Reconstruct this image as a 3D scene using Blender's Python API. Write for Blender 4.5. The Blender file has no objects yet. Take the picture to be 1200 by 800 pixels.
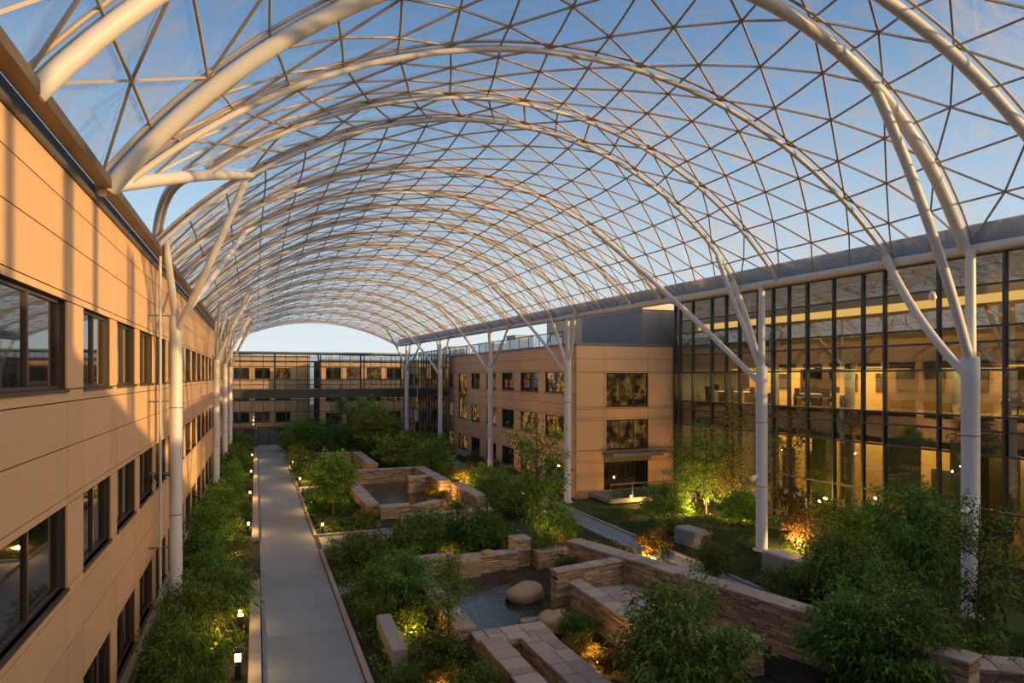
import bpy, math, random
import numpy as np
from mathutils import Vector, Matrix

R = random.Random(11)
NR = np.random.default_rng(11)
PI = math.pi
scn = bpy.context.scene
COL = scn.collection

# ------------------------------------------------------------------ camera
F = 780.0
TH = math.atan(300 / F)
CAMZ = 9.0
cd = bpy.data.cameras.new('camera')
cam = bpy.data.objects.new('camera', cd)
COL.objects.link(cam)
cam.location = (0, 0, CAMZ)
cam.rotation_euler = (PI / 2, 0, -TH)
cd.sensor_width = 36.0
cd.lens = F / 1200 * 36
cd.shift_y = 41 / 1200
cd.clip_start = 0.1
cd.clip_end = 1000
scn.camera = cam
ST, CT = math.sin(TH), math.cos(TH)


def at(x, y, z=0.0):
    """the point at height z that the photograph shows at (x, y)"""
    u = (x - 600) / F
    d = F * (CAMZ - z) / (y - 441)
    return (d * (ST + u * CT), d * (CT - u * ST), z)


# ------------------------------------------------------------------ helpers
class MB:
    def __init__(s):
        s.v, s.f, s.m, s.sm = [], [], [], []

    def add(s, vs, fs, mi=0, smooth=False):
        b = len(s.v)
        s.v.extend(tuple(p) for p in vs)
        for f in fs:
            s.f.append([b + i for i in f])
            s.m.append(mi)
            s.sm.append(smooth)

    def box(s, x0, y0, z0, x1, y1, z1, mi=0, M=None):
        vs = [(x0, y0, z0), (x1, y0, z0), (x1, y1, z0), (x0, y1, z0), (x0, y0, z1), (x1, y0, z1), (x1, y1, z1), (x0, y1, z1)]
        if M is not None:
            vs = [M @ Vector(p) for p in vs]
        s.add(vs, [(0, 3, 2, 1), (4, 5, 6, 7), (0, 1, 5, 4), (1, 2, 6, 5), (2, 3, 7, 6), (3, 0, 4, 7)], mi)

    def bevbox(s, x0, y0, z0, x1, y1, z1, b=.02, mi=0, jit=0.0):
        """a box with chamfered top edges and slightly uneven corners"""
        j = lambda: R.uniform(-jit, jit)
        v = []
        for (z, e) in ((z0, 0), (z1 - b, 0), (z1, b)):
            for (x, y, sx, sy) in ((x0, y0, 1, 1), (x1, y0, -1, 1), (x1, y1, -1, -1), (x0, y1, 1, -1)):
                v.append((x + sx * e + j(), y + sy * e + j(), z + j() * .5))
        f = [(3, 2, 1, 0), (8, 9, 10, 11)]
        for k in (0, 4):
            for i in range(4):
                f.append((k + i, k + (i + 1) % 4, k + 4 + (i + 1) % 4, k + 4 + i))
        s.add(v, f, mi)

    def tube(s, pts, r, n=8, mi=0, cap=True, smooth=True):
        pts = [Vector(p) for p in pts]
        rs = r if isinstance(r, (list, tuple)) else [r] * len(pts)
        rings = []
        up = Vector((0, 0, 1))
        prev = None
        for i, p in enumerate(pts):
            a = pts[max(0, i - 1)]
            b = pts[min(len(pts) - 1, i + 1)]
            t = (b - a)
            if t.length < 1e-9:
                t = Vector((0, 0, 1))
            t.normalize()
            if prev is None:
                ref = up if abs(t.z) < .95 else Vector((1, 0, 0))
                nx = t.cross(ref).normalized()
            else:
                nx = (prev - t * prev.dot(t))
                nx = nx.normalized() if nx.length > 1e-6 else t.cross(up).normalized()
            prev = nx
            ny = t.cross(nx)
            rings.append([p + (nx * math.cos(2 * PI * k / n) + ny * math.sin(2 * PI * k / n)) * rs[i] for k in range(n)])
        vs = [q for ring in rings for q in ring]
        fs = []
        for i in range(len(pts) - 1):
            for k in range(n):
                fs.append((i * n + k, i * n + (k + 1) % n, (i + 1) * n + (k + 1) % n, (i + 1) * n + k))
        s.add(vs, fs, mi, smooth)
        if cap:
            m = len(pts) - 1
            s.add(rings[0], [tuple(range(n - 1, -1, -1))], mi)
            s.add(rings[m], [tuple(range(n))], mi)

    def strut(s, a, b, r, n=4):
        a = Vector(a)
        b = Vector(b)
        t = (b - a)
        if t.length < 1e-6:
            return
        t.normalize()
        ref = Vector((0, 0, 1)) if abs(t.z) < .95 else Vector((1, 0, 0))
        nx = t.cross(ref).normalized()
        ny = t.cross(nx)
        vs = []
        for p in (a, b):
            for k in range(n):
                an = 2 * PI * (k + .5) / n
                vs.append(p + (nx * math.cos(an) + ny * math.sin(an)) * r)
        s.add(vs, [(k, (k + 1) % n, n + (k + 1) % n, n + k) for k in range(n)], 0, n > 4)

    def lathe(s, prof, c=(0, 0, 0), n=16, mi=0, smooth=True):
        vs = []
        for (r, z) in prof:
            for k in range(n):
                a = 2 * PI * k / n
                vs.append((c[0] + r * math.cos(a), c[1] + r * math.sin(a), c[2] + z))
        fs = []
        for i in range(len(prof) - 1):
            for k in range(n):
                fs.append((i * n + k, i * n + (k + 1) % n, (i + 1) * n + (k + 1) % n, (i + 1) * n + k))
        s.add(vs, fs, mi, smooth)

    def prism(s, poly, z0, z1, mi=0):
        n = len(poly)
        vs = [(x, y, z0) for x, y in poly] + [(x, y, z1) for x, y in poly]
        fs = [tuple(range(n - 1, -1, -1)), tuple(range(n, 2 * n))]
        fs += [(i, (i + 1) % n, n + (i + 1) % n, n + i) for i in range(n)]
        s.add(vs, fs, mi)

    def mesh(s, name, mats):
        me = bpy.data.meshes.new(name)
        me.from_pydata(s.v, [], s.f)
        if not isinstance(mats, (list, tuple)):
            mats = [mats]
        for m in mats:
            me.materials.append(m)
        me.polygons.foreach_set('material_index', s.m)
        me.polygons.foreach_set('use_smooth', s.sm)
        me.update()
        return me

    def build(s, name, mats, parent=None, loc=(0, 0, 0), rz=0.0):
        return link(name, s.mesh(name, mats), parent, loc, rz)


def link(name, data, parent=None, loc=(0, 0, 0), rz=0.0):
    o = bpy.data.objects.new(name, data)
    COL.objects.link(o)
    o.location = loc
    o.rotation_euler = (0, 0, rz)
    if parent is not None:
        o.parent = parent
    return o


def tag(o, label=None, cat=None, group=None, kind=None):
    if label:
        o['label'] = label
    if cat:
        o['category'] = cat
    if group:
        o['group'] = group
    if kind:
        o['kind'] = kind
    return o


def thing(name, label, cat, loc=(0, 0, 0), rz=0.0, group=None):
    return tag(link(name, None, None, loc, rz), label, cat, group)


def struct(o):
    o['kind'] = 'structure'
    return o


def copy_tree(o, parent=None):
    c = o.copy()
    COL.objects.link(c)
    c.parent = parent
    for ch in KIDS.get(o.name, []):
        copy_tree(ch, c)
    return c


KIDS = {}


def kids_of(o):
    for ch in list(bpy.data.objects):
        if ch.parent is not None:
            lst = KIDS.setdefault(ch.parent.name, [])
            if ch not in lst:
                lst.append(ch)


ORD = ('first second third fourth fifth sixth seventh eighth ninth tenth eleventh twelfth thirteenth fourteenth fifteenth sixteenth '
       'seventeenth eighteenth nineteenth twentieth twenty-first twenty-second twenty-third twenty-fourth twenty-fifth twenty-sixth '
       'twenty-seventh twenty-eighth twenty-ninth thirtieth').split()


# ------------------------------------------------------------------ materials
def mat(name, col, rough=.6, metal=0.0, var=0.0, scale=3.0, bump=0.0, bscale=30.0, island=0.0, spec=.5, objrand=0.0):
    m = bpy.data.materials.new(name)
    m.use_nodes = True
    nt = m.node_tree
    N, Lk = nt.nodes, nt.links
    b = N['Principled BSDF']
    b.inputs['Roughness'].default_value = rough
    b.inputs['Metallic'].default_value = metal
    b.inputs['Specular IOR Level'].default_value = spec
    b.inputs['Base Color'].default_value = (*col, 1)
    tc = N.new('ShaderNodeTexCoord')
    src = None
    if var or island or objrand:
        hsv = N.new('ShaderNodeHueSaturation')
        hsv.inputs['Color'].default_value = (*col, 1)
        acc = None

        def addin(sock, amp):
            nonlocal acc
            mm = N.new('ShaderNodeMath')
            mm.operation = 'MULTIPLY_ADD'
            Lk.new(sock, mm.inputs[0])
            mm.inputs[1].default_value = amp * 2
            if acc is None:
                mm.inputs[2].default_value = 1 - amp
            else:
                ad = N.new('ShaderNodeMath')
                ad.operation = 'ADD'
                Lk.new(acc, ad.inputs[0])
                ad.inputs[1].default_value = -amp
                Lk.new(ad.outputs[0], mm.inputs[2])
            acc = mm.outputs[0]
        if var:
            no = N.new('ShaderNodeTexNoise')
            no.inputs['Scale'].default_value = scale
            no.inputs['Detail'].default_value = 6
            no.inputs['Roughness'].default_value = .65
            Lk.new(tc.outputs['Object'], no.inputs['Vector'])
            addin(no.outputs['Fac'], var)
        geo = N.new('ShaderNodeNewGeometry')
        if island:
            addin(geo.outputs['Random Per Island'], island)
        if objrand:
            oi = N.new('ShaderNodeObjectInfo')
            addin(oi.outputs['Random'], objrand)
            mh = N.new('ShaderNodeMath')
            mh.operation = 'MULTIPLY_ADD'
            Lk.new(oi.outputs['Random'], mh.inputs[0])
            mh.inputs[1].default_value = .05
            mh.inputs[2].default_value = .475
            Lk.new(mh.outputs[0], hsv.inputs['Hue'])
        Lk.new(acc, hsv.inputs['Value'])
        Lk.new(hsv.outputs['Color'], b.inputs['Base Color'])
    if bump:
        n2 = N.new('ShaderNodeTexNoise')
        n2.inputs['Scale'].default_value = bscale
        n2.inputs['Detail'].default_value = 4
        Lk.new(tc.outputs['Object'], n2.inputs['Vector'])
        bp = N.new('ShaderNodeBump')
        bp.inputs['Strength'].default_value = bump
        bp.inputs['Distance'].default_value = .02
        Lk.new(n2.outputs['Fac'], bp.inputs['Height'])
        Lk.new(bp.outputs['Normal'], b.inputs['Normal'])
    return m


def emis(name, col, strength):
    m = bpy.data.materials.new(name)
    m.use_nodes = True
    b = m.node_tree.nodes['Principled BSDF']
    b.inputs['Base Color'].default_value = (*col, 1)
    b.inputs['Emission Color'].default_value = (*col, 1)
    b.inputs['Emission Strength'].default_value = strength
    return m


def lens_mat(name, col, strength):
    """a lit clear lens: emits and lets light through"""
    m = bpy.data.materials.new(name)
    m.use_nodes = True
    nt = m.node_tree
    N, Lk = nt.nodes, nt.links
    N.remove(N['Principled BSDF'])
    e = N.new('ShaderNodeEmission')
    e.inputs[0].default_value = (*col, 1)
    e.inputs[1].default_value = strength
    t = N.new('ShaderNodeBsdfTransparent')
    a = N.new('ShaderNodeAddShader')
    Lk.new(e.outputs[0], a.inputs[0])
    Lk.new(t.outputs[0], a.inputs[1])
    Lk.new(a.outputs[0], N['Material Output'].inputs[0])
    return m


def schlick(N, Lk, f0, k):
    """reflectance that rises towards grazing angles, the same from both sides"""
    lw = N.new('ShaderNodeLayerWeight')
    lw.inputs[0].default_value = .5
    pw = N.new('ShaderNodeMath')
    pw.operation = 'POWER'
    Lk.new(lw.outputs['Facing'], pw.inputs[0])
    pw.inputs[1].default_value = 4.5
    ma = N.new('ShaderNodeMath')
    ma.operation = 'MULTIPLY_ADD'
    ma.use_clamp = True
    Lk.new(pw.outputs[0], ma.inputs[0])
    ma.inputs[1].default_value = k
    ma.inputs[2].default_value = f0
    return ma


def glass_mat(name, tint, base_refl, gcol=(1, 1, 1), wav=.0, rough=.0):
    """flat architectural glass: see-through plus mirror reflection"""
    m = bpy.data.materials.new(name)
    m.use_nodes = True
    nt = m.node_tree
    N, Lk = nt.nodes, nt.links
    N.remove(N['Principled BSDF'])
    t = N.new('ShaderNodeBsdfTransparent')
    t.inputs[0].default_value = (*tint, 1)
    g = N.new('ShaderNodeBsdfGlossy')
    g.inputs['Color'].default_value = (*gcol, 1)
    g.inputs['Roughness'].default_value = rough
    ma = schlick(N, Lk, base_refl, .75)
    if wav:
        tc = N.new('ShaderNodeTexCoord')
        no = N.new('ShaderNodeTexNoise')
        no.inputs['Scale'].default_value = .7
        Lk.new(tc.outputs['Object'], no.inputs['Vector'])
        bp = N.new('ShaderNodeBump')
        bp.inputs['Strength'].default_value = wav
        bp.inputs['Distance'].default_value = .05
        Lk.new(no.outputs['Fac'], bp.inputs['Height'])
        Lk.new(bp.outputs['Normal'], g.inputs['Normal'])
    mx = N.new('ShaderNodeMixShader')
    Lk.new(ma.outputs[0], mx.inputs[0])
    Lk.new(t.outputs[0], mx.inputs[1])
    Lk.new(g.outputs[0], mx.inputs[2])
    Lk.new(mx.outputs[0], N['Material Output'].inputs[0])
    return m


def film_mat():
    """clear plastic roof film: mostly see-through, milky in wisps and creases"""
    m = bpy.data.materials.new('roof_film')
    m.use_nodes = True
    nt = m.node_tree
    N, Lk = nt.nodes, nt.links
    N.remove(N['Principled BSDF'])
    t = N.new('ShaderNodeBsdfTransparent')
    t.inputs[0].default_value = (.93, .95, .97, 1)
    d = N.new('ShaderNodeBsdfDiffuse')
    d.inputs[0].default_value = (.75, .74, .74, 1)
    tr = N.new('ShaderNodeBsdfTranslucent')
    tr.inputs[0].default_value = (.75, .76, .78, 1)
    md = N.new('ShaderNodeMixShader')
    md.inputs[0].default_value = .55
    Lk.new(d.outputs[0], md.inputs[1])
    Lk.new(tr.outputs[0], md.inputs[2])
    tc = N.new('ShaderNodeTexCoord')
    mp = N.new('ShaderNodeMapping')
    mp.inputs['Scale'].default_value = (.55, .9, .55)
    mp.inputs['Rotation'].default_value = (0, .3, .5)
    Lk.new(tc.outputs['Object'], mp.inputs[0])
    no = N.new('ShaderNodeTexNoise')
    no.inputs['Scale'].default_value = 1.1
    no.inputs['Detail'].default_value = 7
    no.inputs['Roughness'].default_value = .6
    no.inputs['Distortion'].default_value = 1.6
    Lk.new(mp.outputs[0], no.inputs['Vector'])
    rp = N.new('ShaderNodeValToRGB')
    rp.color_ramp.elements[0].position = .42
    rp.color_ramp.elements[0].color = (.06, .06, .06, 1)
    rp.color_ramp.elements[1].position = .70
    rp.color_ramp.elements[1].color = (.46, .46, .46, 1)
    Lk.new(no.outputs['Fac'], rp.inputs[0])
    ve = N.new('ShaderNodeTexVoronoi')
    ve.feature = 'DISTANCE_TO_EDGE'
    ve.inputs['Scale'].default_value = .42
    mv = N.new('ShaderNodeMix')
    mv.data_type = 'VECTOR'
    mv.inputs[0].default_value = .12
    Lk.new(tc.outputs['Object'], mv.inputs[4])
    Lk.new(no.outputs['Color'], mv.inputs[5])
    Lk.new(mv.outputs[1], ve.inputs['Vector'])
    cr = N.new('ShaderNodeMapRange')
    cr.inputs[1].default_value = 0.0
    cr.inputs[2].default_value = .018
    cr.inputs[3].default_value = .16
    cr.inputs[4].default_value = 0.0
    Lk.new(ve.outputs['Distance'], cr.inputs[0])
    sm = N.new('ShaderNodeMath')
    Lk.new(rp.outputs[0], sm.inputs[0])
    Lk.new(cr.outputs[0], sm.inputs[1])
    gz_ = schlick(N, Lk, 1.0, 3.0)
    gz_.use_clamp = False
    hz = N.new('ShaderNodeMath')
    hz.operation = 'MULTIPLY'
    hz.use_clamp = True
    Lk.new(sm.outputs[0], hz.inputs[0])
    Lk.new(gz_.outputs[0], hz.inputs[1])
    m1 = N.new('ShaderNodeMixShader')
    Lk.new(hz.outputs[0], m1.inputs[0])
    Lk.new(t.outputs[0], m1.inputs[1])
    Lk.new(md.outputs[0], m1.inputs[2])
    g = N.new('ShaderNodeBsdfGlossy')
    g.inputs['Roughness'].default_value = .12
    g.inputs['Color'].default_value = (.8, .8, .8, 1)
    fr = schlick(N, Lk, .02, .22)
    m2 = N.new('ShaderNodeMixShader')
    Lk.new(fr.outputs[0], m2.inputs[0])
    Lk.new(m1.outputs[0], m2.inputs[1])
    Lk.new(g.outputs[0], m2.inputs[2])
    Lk.new(m2.outputs[0], N['Material Output'].inputs[0])
    return m


def leaf_mat(name, col, trans=.35, objrand=.25):
    m = mat(name, col, rough=.5, island=.6, objrand=objrand, spec=.3)
    nt = m.node_tree
    N, Lk = nt.nodes, nt.links
    b = N['Principled BSDF']
    tr = N.new('ShaderNodeBsdfTranslucent')
    mx = N.new('ShaderNodeMixShader')
    mx.inputs[0].default_value = trans
    Lk.new(b.inputs['Base Color'].links[0].from_socket, tr.inputs[0])
    Lk.new(b.outputs[0], mx.inputs[1])
    Lk.new(tr.outputs[0], mx.inputs[2])
    Lk.new(mx.outputs[0], N['Material Output'].inputs[0])
    return m


def water_mat():
    m = mat('pond_water', (.012, .02, .022), rough=.06, spec=.6)
    nt = m.node_tree
    N, Lk = nt.nodes, nt.links
    tc = N.new('ShaderNodeTexCoord')
    no = N.new('ShaderNodeTexNoise')
    no.inputs['Scale'].default_value = 4.5
    no.inputs['Detail'].default_value = 3
    Lk.new(tc.outputs['Object'], no.inputs['Vector'])
    bp = N.new('ShaderNodeBump')
    bp.inputs['Strength'].default_value = .35
    bp.inputs['Distance'].default_value = .05
    Lk.new(no.outputs['Fac'], bp.inputs['Height'])
    Lk.new(bp.outputs['Normal'], N['Principled BSDF'].inputs['Normal'])
    return m


def glow_window_mat(name, strength):
    """a window pane with a lit room behind or a painted reflection: uneven warm glow under a glossy surface"""
    m = mat(name, (.02, .02, .02), rough=.04, spec=.9)
    nt = m.node_tree
    N, Lk = nt.nodes, nt.links
    b = N['Principled BSDF']
    tc = N.new('ShaderNodeTexCoord')
    oi = N.new('ShaderNodeObjectInfo')
    sh = N.new('ShaderNodeVectorMath')
    Lk.new(tc.outputs['Object'], sh.inputs[0])
    Lk.new(oi.outputs['Location'], sh.inputs[1])
    vo = N.new('ShaderNodeTexNoise')
    vo.inputs['Scale'].default_value = 1.5
    vo.inputs['Detail'].default_value = 1.0
    Lk.new(sh.outputs[0], vo.inputs['Vector'])
    rp = N.new('ShaderNodeValToRGB')
    rp.color_ramp.interpolation = 'EASE'
    e = rp.color_ramp.elements
    e[0].position = .38
    e[0].color = (.03, .018, .006, 1)
    e[1].position = .52
    e[1].color = (.30, .14, .03, 1)
    e2 = e.new(.62)
    e2.color = (.75, .38, .08, 1)
    e3 = e.new(.72)
    e3.color = (.08, .04, .012, 1)
    Lk.new(vo.outputs['Fac'], rp.inputs[0])
    Lk.new(rp.outputs[0], b.inputs['Emission Color'])
    b.inputs['Emission Strength'].default_value = strength
    return m


M = {}
M['tan'] = mat('tan_panel', (.70, .46, .26), .62, var=.10, scale=.9, bump=.05, bscale=60, island=.05)
M['joint'] = mat('panel_joint', (.06, .045, .035), .8)
M['soffit'] = mat('soffit_grey', (.22, .22, .22), .7)
M['coping'] = mat('coping_metal', (.17, .185, .21), .45, .4)
M['bronze'] = mat('bronze_frame', (.13, .095, .068), .42, .5)
M['pane'] = mat('window_glass', (.012, .015, .018), .03, 0, spec=1.0)
M['pane'].node_tree.nodes['Principled BSDF'].inputs['IOR'].default_value = 1.9
M['lit'] = glow_window_mat('lit_window', .42)
M['reflglow'] = glow_window_mat('reflection_glow', .16)  # warm reflections in the end facade panes, put in as glow
M['steel'] = mat('white_paint_steel', (.60, .60, .61), .42, var=.06, scale=2.0)
M['lattice'] = mat('lattice_aluminium', (.40, .335, .275), .55, .12)
M['film'] = film_mat()
M['gutter'] = mat('gutter_metal', (.22, .27, .33), .4, .5)
M['dark'] = mat('dark_mullion', (.06, .075, .08), .4, .4)
M['gbglass'] = glass_mat('curtain_glass', (.78, .80, .76), .15, wav=.06)
M['veil'] = glass_mat('veil_glass', (.72, .74, .75), .07, wav=.05)
M['rail'] = glass_mat('rail_glass', (.7, .76, .8), .10)
M['slab'] = mat('floor_slab', (.21, .25, .26), .6)
M['intwall'] = mat('interior_wall', (.72, .50, .20), .7)
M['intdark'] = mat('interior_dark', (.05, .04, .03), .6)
M['intfloor'] = mat('interior_floor', (.34, .24, .14), .18)
M['white'] = mat('white_plastic', (.8, .8, .78), .4)
M['strip'] = emis('strip_light', (1, .55, .12), 1.25)
M['concrete'] = mat('path_concrete', (.215, .28, .335), .75, var=.16, scale=1.6, bump=.15, bscale=80, island=.07)
M['kerb'] = mat('kerb_stone', (.33, .335, .33), .75, var=.12, scale=3, bump=.2, bscale=60)
M['stone'] = mat('stacked_stone', (.46, .34, .225), .8, var=.22, scale=7, bump=.5, bscale=22, island=.42)
M['flag'] = mat('flag_stone', (.38, .33, .28), .75, var=.2, scale=5, bump=.4, bscale=18, island=.24)
M['boulder'] = mat('boulder_stone', (.42, .31, .2), .75, var=.25, scale=3.5, bump=.5, bscale=10)
M['water'] = water_mat()
M['soil'] = mat('garden_soil', (.035, .034, .018), .95, var=.5, scale=2.2, bump=.6, bscale=12)
M['bark'] = mat('bark', (.10, .07, .045), .85, var=.3, scale=12)
M['louver'] = mat('louver_grey', (.34, .33, .32), .55, .3)
M['black'] = mat('black_metal', (.025, .025, .027), .5, .3)
M['lamp'] = lens_mat('lamp_lens', (1, .55, .15), 9)
M['leafA'] = leaf_mat('leaf_dark', (.105, .20, .036))
M['leafB'] = leaf_mat('leaf_mid', (.14, .26, .044))
M['leafC'] = leaf_mat('leaf_bright', (.21, .31, .05))
M['leafD'] = leaf_mat('leaf_olive', (.22, .19, .035))
M['leafE'] = leaf_mat('leaf_russet', (.24, .155, .05))
M['needle'] = leaf_mat('needle_dark', (.06, .135, .04), .15)
M['grass'] = leaf_mat('grass_blade', (.07, .14, .025), .3, 0)

# ------------------------------------------------------------------ world and sun
SUN_EL, SUN_AZ = math.radians(10.4), math.radians(45)      # azimuth from +X towards -Y
SUN = Vector((math.cos(SUN_EL) * math.cos(SUN_AZ), -math.cos(SUN_EL) * math.sin(SUN_AZ), math.sin(SUN_EL)))
w = bpy.data.worlds.new('evening_sky')
scn.world = w
w.use_nodes = True
nt = w.node_tree
N, Lk = nt.nodes, nt.links
bg = N['Background']
tc = N.new('ShaderNodeTexCoord')
sx = N.new('ShaderNodeSeparateXYZ')
Lk.new(tc.outputs['Generated'], sx.inputs[0])
rp = N.new('ShaderNodeValToRGB')
els = rp.color_ramp.elements
stops = [(0.0, (.10, .10, .09)), (.49, (.30, .29, .27)), (.505, (.72, .76, .76)), (.56, (.59, .72, .80)), (.63, (.35, .53, .72)), (.72, (.145, .29, .50)), (.82, (.078, .175, .36)), (1.0, (.06, .145, .32))]
els[0].position, els[0].color = stops[0][0], (*stops[0][1], 1)
els[1].position, els[1].color = stops[-1][0], (*stops[-1][1], 1)
for p, c in stops[1:-1]:
    e = els.new(p)
    e.color = (*c, 1)
mh = N.new('ShaderNodeMath')
mh.operation = 'MULTIPLY_ADD'
Lk.new(sx.outputs[2], mh.inputs[0])
mh.inputs[1].default_value = .5
mh.inputs[2].default_value = .5
Lk.new(mh.outputs[0], rp.inputs[0])
dp = N.new('ShaderNodeVectorMath')
dp.operation = 'DOT_PRODUCT'
Lk.new(tc.outputs['Generated'], dp.inputs[0])
dp.inputs[1].default_value = SUN
gl = N.new('ShaderNodeValToRGB')
gl.color_ramp.elements[0].position = .48
gl.color_ramp.elements[0].color = (0, 0, 0, 1)
gl.color_ramp.elements[1].position = 1.0
gl.color_ramp.elements[1].color = (2.45, 1.68, .88, 1)
Lk.new(dp.outputs['Value'], gl.inputs[0])
ad = N.new('ShaderNodeMix')
ad.data_type = 'RGBA'
ad.blend_type = 'ADD'
ad.inputs[0].default_value = 1.0
Lk.new(rp.outputs[0], ad.inputs[6])
Lk.new(gl.outputs[0], ad.inputs[7])
Lk.new(ad.outputs[2], bg.inputs[0])
bg.inputs[1].default_value = 1.0

sd = bpy.data.lights.new('sun', 'SUN')
sd.energy = 4.5
sd.color = (1.0, .60, .22)
sd.angle = math.radians(.6)
so = bpy.data.objects.new('sun', sd)
COL.objects.link(so)
so.rotation_euler = (-SUN).to_track_quat('-Z', 'Y').to_euler()


def point(loc, energy, parent=None, col=(1, .47, .11), r=.06):
    ld = bpy.data.lights.new('lamp_light', 'POINT')
    ld.energy = energy
    ld.color = col
    ld.shadow_soft_size = r
    o = bpy.data.objects.new('lamp_light', ld)
    COL.objects.link(o)
    o.location = loc
    if parent is not None:
        o.parent = parent
    return o


def area(loc, sx_, sy_, energy, col=(1, .63, .22)):
    ld = bpy.data.lights.new('room_light', 'AREA')
    ld.shape = 'RECTANGLE'
    ld.size, ld.size_y = sx_, sy_
    ld.energy = energy
    ld.color = col
    o = bpy.data.objects.new('room_light', ld)
    COL.objects.link(o)
    o.location = loc
    return o


# ------------------------------------------------------------------ ground
def sstep(a, b, x):
    t = min(1, max(0, (x - a) / (b - a)))
    return t * t * (3 - 2 * t)


def gz(x, y):
    """ground height: flat garden with a low mound along the glass building"""
    return 1.0 * sstep(20.3, 21.7, x) * (1 - .55 * sstep(24, 29, x)) * (1 - sstep(31, 36, y))


mb = MB()
xs = [-60, -20, -6] + [-3.6 + i * 1.0 for i in range(24)] + [20 + i * .4 for i in range(26)] + [32, 40, 60, 110]
ys = [-40, -10, 2] + [4 + i * 1.25 for i in range(30)] + [44, 50, 60, 75, 92, 110, 140, 220]
for y in ys:
    for x in xs:
        mb.v.append((x, y, gz(x, y)))
nx = len(xs)
for j in range(len(ys) - 1):
    for i in range(nx - 1):
        mb.f.append([j * nx + i, j * nx + i + 1, (j + 1) * nx + i + 1, (j + 1) * nx + i])
        mb.m.append(0)
        mb.sm.append(True)
struct(mb.build('ground', M['soil']))


mb = MB()
for (x0, x1, y0, y1) in ((19.95, 30.0, 13, 43.5), (19.95, 21.7, 43.5, 88)):
    nxx, nyy = max(2, int((x1 - x0) / .4)), int((y1 - y0) / 1.0)
    vs = [(x0 + (x1 - x0) * i / nxx, y0 + (y1 - y0) * j / nyy) for j in range(nyy + 1) for i in range(nxx + 1)]
    mb.add([(x, y, gz(x, y) + .03) for x, y in vs], [(j * (nxx + 1) + i, j * (nxx + 1) + i + 1, (j + 1) * (nxx + 1) + i + 1, (j + 1) * (nxx + 1) + i) for j in range(nyy) for i in range(nxx)], 0, True)
struct(mb.build('lawn', mat('lawn_green', (.035, .065, .014), .95, var=.4, scale=6, bump=.6, bscale=30)))


def slabs(name, poly_rows, z0, z1, m, gap=.012):
    b = MB()
    for (x0, y0, x1, y1) in poly_rows:
        b.bevbox(x0 + gap, y0 + gap, z0, x1 - gap, y1 - gap, z1, .008)
    return struct(b.build(name, m))


# main path slabs: X .2 .. 3.0
rows = []
y = 14.0
while y < 91:
    L = 2.55 + R.uniform(-.1, .1)
    rows.append((.18, y, 3.0, y + L))
    y += L
slabs('path', rows, -.1, .05, M['concrete'])
# cross path towards the fountain court and second one further on
slabs('path', [(3.22 + 2.4 * i, 35.6, 5.62 + 2.4 * i, 38.6) for i in range(4)], -.1, .045, M['concrete'])
slabs('path', [(3.22 + 2.2 * i, 54.2, 5.42 + 2.2 * i, 56.6) for i in range(3)], -.1, .045, M['concrete'])
# side path along the right block
rows = []
y = 15.0
while y < 80:
    rows.append((18.2, y, 19.7, y + 2.2))
    y += 2.2
slabs('path', rows, -.1, .05, M['concrete'])
# terrace paving in front of the main entrance behind the court
# kerbs
for nm, segs in (('trim_1', [(-.22, 16, .16, 22.6), (-.22, 22.65, .16, 31.0)]), ('trim_2', [(-.22, 39.0, .16, 62), (-.22, 62.05, .16, 89)]),
                 ('trim_3', [(3.02, 15, 3.2, 35.5)]), ('trim_4', [(3.02, 38.7, 3.2, 54.1), (3.2, 38.7, 7.6, 38.88)]), ('trim_5', [(3.02, 56.7, 3.2, 88)]),
                 ('trim_6', [(19.72, 15, 19.88, 80)]), ('trim_7', [(18.02, 15, 18.18, 80)])):
    b = MB()
    hgt = .20 if nm in ('trim_1', 'trim_2') else .15
    for (x0, y0, x1, y1) in segs:
        b.bevbox(x0, y0, -.1, x1, y1, hgt, .02)
    struct(b.build(nm, M['kerb']))


# ------------------------------------------------------------------ facades
def facade(parent, L, xcuts, zcuts, wins, m_panel='tan', loc=(0, 0, 0), rz=0.0, gap=.012, name='wall', depth=.35):
    xs_ = sorted(set([0, L] + list(xcuts) + [q for wn in wins for q in wn[:2]]))
    zs_ = sorted(set(list(zcuts) + [q for wn in wins for q in wn[2:4]]))
    b = MB()
    for i in range(len(xs_) - 1):
        for j in range(len(zs_) - 1):
            cx, cz = (xs_[i] + xs_[i + 1]) / 2, (zs_[j] + zs_[j + 1]) / 2
            if any(wn[0] < cx < wn[1] and wn[2] < cz < wn[3] for wn in wins):
                continue
            x0, x1, z0, z1 = xs_[i], xs_[i + 1], zs_[j], zs_[j + 1]
            b.box(x0 + gap, 0, z0 + gap, x1 - gap, .05, z1 - gap, 0)
            b.box(x0, .035, z0, x1, depth, z1, 1)
    return b.build(name, [M[m_panel], M['joint']], parent, loc, rz)


WCACHE = {}


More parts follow.
